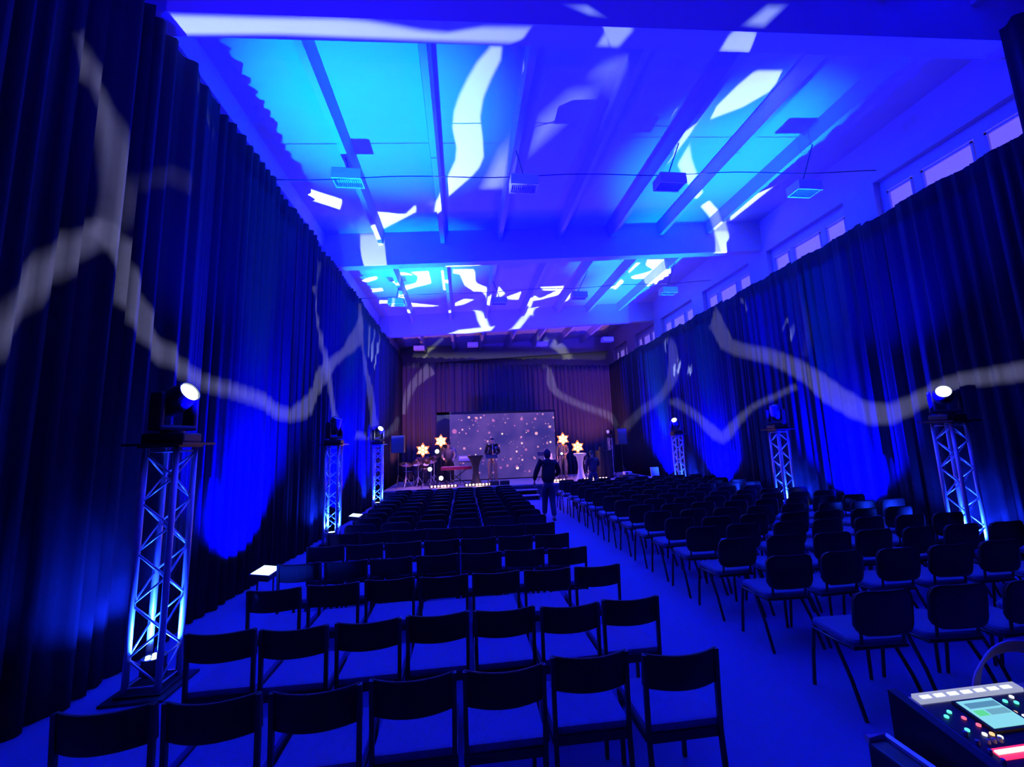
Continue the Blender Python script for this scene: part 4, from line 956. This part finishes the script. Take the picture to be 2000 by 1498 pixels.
 ('R', 1.0, 0.012, [(-3.07,8.42,5.23),(-3.07,8.61,4.99),(-3.06,8.88,4.63),(-3.06,9.12,4.28),(-3.06,9.28,4.0),(-3.06,9.41,3.74),(-3.06,9.54,3.45),(-3.05,9.72,3.1),(-3.05,9.91,2.72),(-3.05,10.04,2.45),(-3.05,10.5,2.49),(-3.05,10.35,2.77),(-3.05,10.15,3.16),(-3.05,9.95,3.53),(-3.05,9.78,3.82),(-3.06,9.61,4.09),(-3.06,9.4,4.38),(-3.06,9.12,4.73),(-3.06,8.82,5.08),(-3.07,8.61,5.32)]),
 ('R', 1.0, 0.012, [(-3.03,12.08,6.15),(-3.03,12.15,5.8),(-3.03,12.26,5.3),(-3.03,12.44,4.84),(-3.03,12.73,4.46),(-3.02,13.1,4.1),(-3.02,13.43,3.73),(-3.02,13.67,3.3),(-3.01,13.86,2.86),(-3.01,13.99,2.54),(-3.0,15.07,2.61),(-3.0,14.87,2.94),(-3.01,14.6,3.41),(-3.01,14.27,3.87),(-3.01,13.83,4.26),(-3.02,13.35,4.61),(-3.02,12.98,4.98),(-3.03,12.73,5.44),(-3.03,12.55,5.93),(-3.03,12.43,6.27)]),
 ('R', 1.0, 0.012, [(-1.7,20.6,6.06),(-1.93,20.6,5.8),(-2.28,20.6,5.44),(-2.58,20.6,5.05),(-2.77,20.6,4.68),(-2.87,20.6,4.32),(-2.94,20.6,3.99),(-3.03,20.6,3.66),(-3.1,20.6,3.33),(-3.14,20.6,3.11),(-2.76,20.6,3.02),(-2.71,20.6,3.24),(-2.65,20.6,3.55),(-2.57,20.6,3.88),(-2.46,20.6,4.18),(-2.35,20.6,4.47),(-2.19,20.6,4.73),(-1.88,20.6,5.0),(-1.51,20.6,5.27),(-1.22,20.6,5.45)]),
 ('R', 1.0, 0.012, [(-2.97,18.8,3.34),(-2.97,18.38,3.13),(-2.98,17.83,2.88),(-2.98,17.22,2.7),(-2.99,16.53,2.59),(-3.0,15.71,2.5),(-3.01,14.84,2.44),(-3.02,13.76,2.42),(-3.03,12.69,2.41),(-3.03,12.02,2.42),(-3.03,11.94,2.11),(-3.03,12.62,2.11),(-3.02,13.74,2.1),(-3.0,15.0,2.13),(-2.99,16.18,2.2),(-2.98,17.37,2.31),(-2.97,18.57,2.5),(-2.96,19.64,2.78),(-2.95,20.45,3.1),(-2.95,20.99,3.33)]),
 ('L', 1.0, 0.012, [(4.3,20.6,5.76),(4.28,20.6,5.43),(4.26,20.6,4.93),(4.41,20.6,4.42),(4.8,20.6,4.05),(5.3,20.6,3.76),(5.81,20.6,3.51),(6.37,20.6,3.28),(6.94,20.6,3.07),(7.36,20.6,2.88),(7.59,20.6,2.68),(7.73,20.6,2.45),(7.83,20.6,2.27),(8.31,20.6,2.53),(8.21,20.6,2.72),(8.01,20.6,3.02),(7.67,20.6,3.33),(7.16,20.6,3.55),(6.57,20.6,3.74),(6.03,20.6,3.94),(5.54,20.6,4.18),(5.1,20.6,4.43),(4.83,20.6,4.68),(4.74,20.6,5.0),(4.76,20.6,5.42),(4.79,20.6,5.74)]),
 ('L', 1.0, 0.012, [(7.64,19.09,2.02),(7.64,18.44,2.25),(7.64,17.58,2.56),(7.64,16.79,2.81),(7.64,16.05,2.99),(7.64,15.28,3.15),(7.64,14.63,3.36),(7.64,14.12,3.62),(7.64,13.74,3.91),(7.64,13.51,4.26),(7.64,13.53,4.73),(7.64,13.68,5.24),(7.64,13.82,5.61),(7.64,14.48,5.69),(7.64,14.38,5.32),(7.64,14.26,4.82),(7.64,14.28,4.43),(7.64,14.47,4.17),(7.64,14.81,3.93),(7.64,15.24,3.72),(7.64,15.81,3.56),(7.64,16.59,3.42),(7.64,17.47,3.23),(7.64,18.39,2.95),(7.64,19.32,2.63),(7.64,20.01,2.39)]),
 ('L', 1.0, 0.012, [(7.64,14.71,3.18),(7.64,14.11,2.91),(7.64,13.35,2.57),(7.64,12.76,2.29),(7.64,12.42,2.02),(7.64,12.11,1.76),(7.64,11.59,1.59),(7.64,11.08,1.77),(7.64,10.8,2.01),(7.64,10.57,2.2),(7.64,10.36,2.32),(7.64,10.14,2.44),(7.64,9.83,2.55),(7.64,9.35,2.68),(7.64,8.82,2.8),(7.64,8.47,2.87),(7.64,8.55,3.08),(7.64,8.9,3.01),(7.64,9.44,2.9),(7.64,9.96,2.77),(7.64,10.33,2.67),(7.64,10.61,2.56),(7.64,10.9,2.43),(7.64,11.22,2.24),(7.64,11.49,2.06),(7.64,11.53,2.04),(7.64,11.6,2.07),(7.64,11.88,2.27),(7.64,12.31,2.54),(7.64,12.91,2.85),(7.64,13.63,3.2),(7.64,14.19,3.47)]),
 ('L', 1.0, 0.012, [(7.64,11.48,5.98),(7.64,11.53,5.62),(7.64,11.55,5.06),(7.64,11.29,4.47),(7.64,10.63,4.06),(7.64,9.97,3.83),(7.64,9.46,3.63),(7.64,9.06,3.41),(7.64,8.7,3.19),(7.64,8.39,2.98),(7.64,8.14,2.74),(7.64,7.89,2.47),(7.64,7.62,2.24),(7.64,7.35,2.08),(7.64,7.08,1.97),(7.64,6.8,1.91),(7.64,6.54,1.95),(7.64,6.33,2.04),(7.64,6.15,2.13),(7.64,5.96,2.23),(7.64,5.77,2.33),(7.64,5.61,2.41),(7.64,5.45,2.44),(7.64,5.28,2.45),(7.64,5.11,2.45),(7.64,4.9,2.46),(7.64,4.7,2.46),(7.64,4.56,2.46),(7.64,4.55,2.8),(7.64,4.68,2.8),(7.64,4.89,2.79),(7.64,5.1,2.78),(7.64,5.28,2.77),(7.64,5.46,2.76),(7.64,5.66,2.72),(7.64,5.87,2.65),(7.64,6.07,2.56),(7.64,6.26,2.49),(7.64,6.44,2.43),(7.64,6.6,2.39),(7.64,6.72,2.4),(7.64,6.87,2.43),(7.64,7.06,2.52),(7.64,7.26,2.65),(7.64,7.46,2.82),(7.64,7.7,3.07),(7.64,8.0,3.34),(7.64,8.36,3.57),(7.64,8.75,3.8),(7.64,9.2,4.03),(7.64,9.76,4.26),(7.64,10.32,4.47),(7.64,10.65,4.66),(7.64,10.8,4.98),(7.64,10.83,5.44),(7.64,10.85,5.79)]),
 ('L', 0.5, 0.03, [(7.64,8.24,5.08),(7.64,8.21,4.83),(7.64,8.17,4.5),(7.64,8.17,4.22),(7.64,8.22,3.99),(7.64,8.32,3.76),(7.64,8.39,3.6),(7.64,8.1,3.49),(7.64,8.03,3.65),(7.64,7.94,3.89),(7.64,7.88,4.16),(7.64,7.92,4.48),(7.64,8.01,4.82),(7.64,8.08,5.06)]),
]

# ------------------------------------------------------------------ lights
def spotlamp(name, loc, d, energy, col, angle=60, blend=.3, size=.02):
    l = bpy.data.lights.new(name, 'SPOT'); l.energy = energy; l.color = col; l.spot_size = math.radians(angle); l.spot_blend = blend; l.shadow_soft_size = size
    o = bpy.data.objects.new(name, l); C.objects.link(o); o.location = loc
    o.rotation_euler = (-Vector(d)).to_track_quat('Z', 'Y').to_euler(); return o
def pointlamp(name, loc, energy, col, size=.05):
    l = bpy.data.lights.new(name, 'POINT'); l.energy = energy; l.color = col; l.shadow_soft_size = size
    o = bpy.data.objects.new(name, l); C.objects.link(o); o.location = loc; return o
CY = (0.0, .36, 1.0); DEEP = (0.0, 0.0, 1.0)
K = dict(gobo=3000, wash=6000, inner=420, curt=19000, star=36)
# patterned beams of the moving heads: each slide is a set of bright bands (given by where the beam lands in the hall)
def slide_pieces(poly):
    """polygon in slide coordinates -> bands lo(s)..hi(s) along the longer axis"""
    xs = [p[0] for p in poly]; ys_ = [p[1] for p in poly]
    ax = 0 if (max(xs)-min(xs)) > (max(ys_)-min(ys_)) else 1
    s0, s1 = (min(xs), max(xs)) if ax == 0 else (min(ys_), max(ys_))
    N = 30; chains = []; active = []
    for k in range(N+1):
        s = s0+(s1-s0)*(min(max(k, .04), N-.04)/N)
        cr_ = []
        for i in range(len(poly)):
            a, b = poly[i], poly[(i+1) % len(poly)]
            if (a[ax]-s)*(b[ax]-s) < 0:
                t_ = (s-a[ax])/(b[ax]-a[ax]); cr_.append(a[1-ax]*(1-t_)+b[1-ax]*t_)
        cr_.sort(); ivs = [(cr_[i], cr_[i+1]) for i in range(0, len(cr_)-1, 2)]
        new = []; used = set()
        for iv in ivs:
            hit = None
            for c_ in active:
                if id(c_) in used: continue
                lo, hi = c_[-1][1:]
                if lo <= iv[1] and iv[0] <= hi: hit = c_; break
            if hit is None: hit = []; chains.append(hit)
            hit.append((s, iv[0], iv[1])); used.add(id(hit)); new.append(hit)
        active = new
    return ax, [c_ for c_ in chains if len(c_) > 1]
def gobo(name, loc, aim, energy, strokes, half=62, size=.012, col=(.62, .84, 1.0)):
    o = spotlamp(name, loc, aim, energy, col, 2*half, .05, size)
    R3 = o.rotation_euler.to_matrix(); Ri = R3.transposed(); Lc = Vector(loc)
    l = o.data; l.use_nodes = True; nt = l.node_tree; n = nt.nodes; L = nt.links
    em = n['Emission']
    tc = n.new('ShaderNodeTexCoord'); sp = n.new('ShaderNodeSeparateXYZ'); L.new(tc.outputs['Normal'], sp.inputs[0])
    def fmn(op, a, b_=None, c=None, cl=False):
        q = n.new('ShaderNodeMath'); q.operation = op; q.use_clamp = cl
        for i, x in enumerate((a, b_, c)):
            if x is None: continue
            if isinstance(x, (int, float)): q.inputs[i].default_value = x
            else: L.new(x, q.inputs[i])
        return q.outputs[0]
    nzv = fmn('MULTIPLY', sp.outputs[2], -1.0)
    U = fmn('DIVIDE', sp.outputs[0], nzv); V_ = fmn('DIVIDE', sp.outputs[1], nzv)
    acc = None
    for (a, soft, pts) in strokes:
        uv = []
        for p in pts:
            q = Ri @ (Vector(p)-Lc)
            z = max(-q.z, .15*q.length); uv.append((q.x/z, q.y/z))
        ax, chains = slide_pieces(uv)
        for c_ in chains:
            s0, s1 = c_[0][0], c_[-1][0]; lo = min(q[1] for q in c_); hi = max(q[2] for q in c_)
            pad = (s1-s0)*.02; S0, S1 = s0-pad, s1+pad; rng = max(hi-lo, 1e-4)
            S_in, C_in = (U, V_) if ax == 0 else (V_, U)
            ts = fmn('MULTIPLY_ADD', S_in, 1/(S1-S0), -S0/(S1-S0)); tcx = fmn('MULTIPLY_ADD', C_in, 1/rng, -lo/rng)
            outs = []
            for j in (1, 2):
                fc = n.new('ShaderNodeFloatCurve'); cv = fc.mapping.curves[0]; P_ = [((q[0]-S0)/(S1-S0), (q[j]-lo)/rng) for q in c_]
                m0 = (c_[0][1]+c_[0][2])/2; m1 = (c_[-1][1]+c_[-1][2])/2
                P_ = [(0, (m0-lo)/rng)]+P_+[(1, (m1-lo)/rng)]
                if len(P_) > 20: P_ = P_[:2]+P_[2:-2:2]+P_[-2:]
                while len(cv.points) < len(P_): cv.points.new(.5, .5)
                for k, q in enumerate(sorted(P_)): cv.points[k].location = q; cv.points[k].handle_type = 'VECTOR'
                fc.mapping.update(); L.new(ts, fc.inputs['Value']); outs.append(fc.outputs[0])
            k_ = rng/soft
            ma = fmn('MULTIPLY', fmn('SUBTRACT', tcx, outs[0]), k_, cl=True); mb = fmn('MULTIPLY', fmn('SUBTRACT', outs[1], tcx), k_, cl=True)
            mm = fmn('MULTIPLY', ma, mb)
            acc = fmn('MULTIPLY', mm, a) if acc is None else fmn('MULTIPLY_ADD', mm, a, acc)
    acc = fmn('MINIMUM', acc, 6)
    L.new(acc, em.inputs['Strength'])
    return o
by = {}
for l_, a, so, p in STROKES: by.setdefault(l_, []).append((a, so, p))
g = K['gobo']
gobo('beam_middle_left', (-2.50, 9.0, 2.72), (.32, -.24, .92), g*1.0, by['A'])
gobo('beam_middle_right', (7.05, 8.8, 2.72), (-.10, -.20, .97), g*1.0, by['B'])
gobo('beam_far_left', (-2.45, 13.3, 2.72), (.29, .30, .91), g*1.7, by['C'])
gobo('beam_far_right', (7.05, 13.3, 2.72), (-.12, .26, .96), g*1.7, by['D'])
gobo('beam_far_wall', (-2.45, 9.15, 2.72), (.34, .89, .29), g*2.0, by['E'], half=40, col=(1, 1, .75))
gobo('beam_near_right', (6.95, 5.1, 2.48), (-.968, .219, .12), g*1.5, [(a*4.2, b, c) for a, b, c in by['R']], half=60, col=(.75, .8, 1))
gobo('beam_near_left', (-2.45, 3.9, 2.5), (.83, .555, .056), g*1.5, [(a*4.2, b, c) for a, b, c in by['L']], half=52, col=(.75, .8, 1))
gobo('beam_rear', (2.0, -1.5, 2.3), (.11, .74, .67), g*.9, by['Z'], half=30)
# LED wash panels on the floor: broad cyan-blue light up the drapes onto the ceiling
for (x, y, s, nm) in WASH:
    sg = 1 if s == 'left' else -1
    spotlamp('wash_beam', (x+.02*sg, y, .40), (.15*sg if nm != 'farthest' else .02*sg, .26 if (nm == 'second' and s == 'left') else .10, 1), K['wash'], CY, 40, 1.0, .05)
    spotlamp('drape_beam', (x-.02*sg, y, .40), (-.38*sg, .10, 1), K['curt'], DEEP, 104, 1.0, .06)
for (x, y, nm, side) in TOW:
    spotlamp('truss_lamp', (x, y, .275), (0, 0, 1), K['inner'], (.006, .035, 1.0), 150, .4, .04)
# general deep-blue wash from bare spots above the tower tops
for (x, y, nm, side) in TOW:
    sg = 1 if side == 'left' else -1
    spotlamp('ceiling_wash', (x+.25*sg, y, 2.15), (.40*sg, .25 if nm == 'nearest' else 0, 1), (5600 if side == 'right' else 2200) if nm == 'nearest' else 6500, (.0002, .0, 1.0), 112, .6, .08)
# more ceiling washes, then stage lamps
spotlamp('ceiling_wash', (-2.3, -1.2, 2.2), (.5, .9, 1), 1500, (.03, .01, 1.0), 90, .8, .08)  # unseen lamp added behind the camera to brighten the first beam
spotlamp('ceiling_wash', (-2.3, 13.5, 2.2), (.35, 1, .75), 1900, (.03, .01, 1.0), 80, .8, .08)
spotlamp('ceiling_wash', (6.9, 13.5, 2.2), (-.35, 1, .75), 1900, (.03, .01, 1.0), 80, .8, .08)
for (x, y, z, e) in ((-1.46, 15.4, 1.75, 1), (-.83, 15.6, 2.05, 1), (3.86, 15.75, 1.97, 1), (4.30, 15.35, 1.65, 1)):
    pointlamp('star_glow', (x, y, z), K['star']*e, (1, .36, .14), .12)
for x, y, e in ((-.70, 14.62, 9), (.55, 14.62, 9), (3.35, 14.8, 6), (4.75, 14.8, 8)):
    pointlamp('footlight_glow', (x, y, ZS+.10), e, (1, .45, .40), .05)
for (x, e) in ((-2.5, 40), (6.6, 45)):
    spotlamp('stage_wash', (x, 16.8, ZS+.15), (.15 if x < 0 else -.1, 1.0, 1.0), e*20, (1, .30, .36), 62, .7, .08)  # added up-lights without a fixture, to redden the last bay and drapes
pointlamp('screen_spill', (1.6, 16.6, 1.6), 14, (.35, .25, 1), .5)
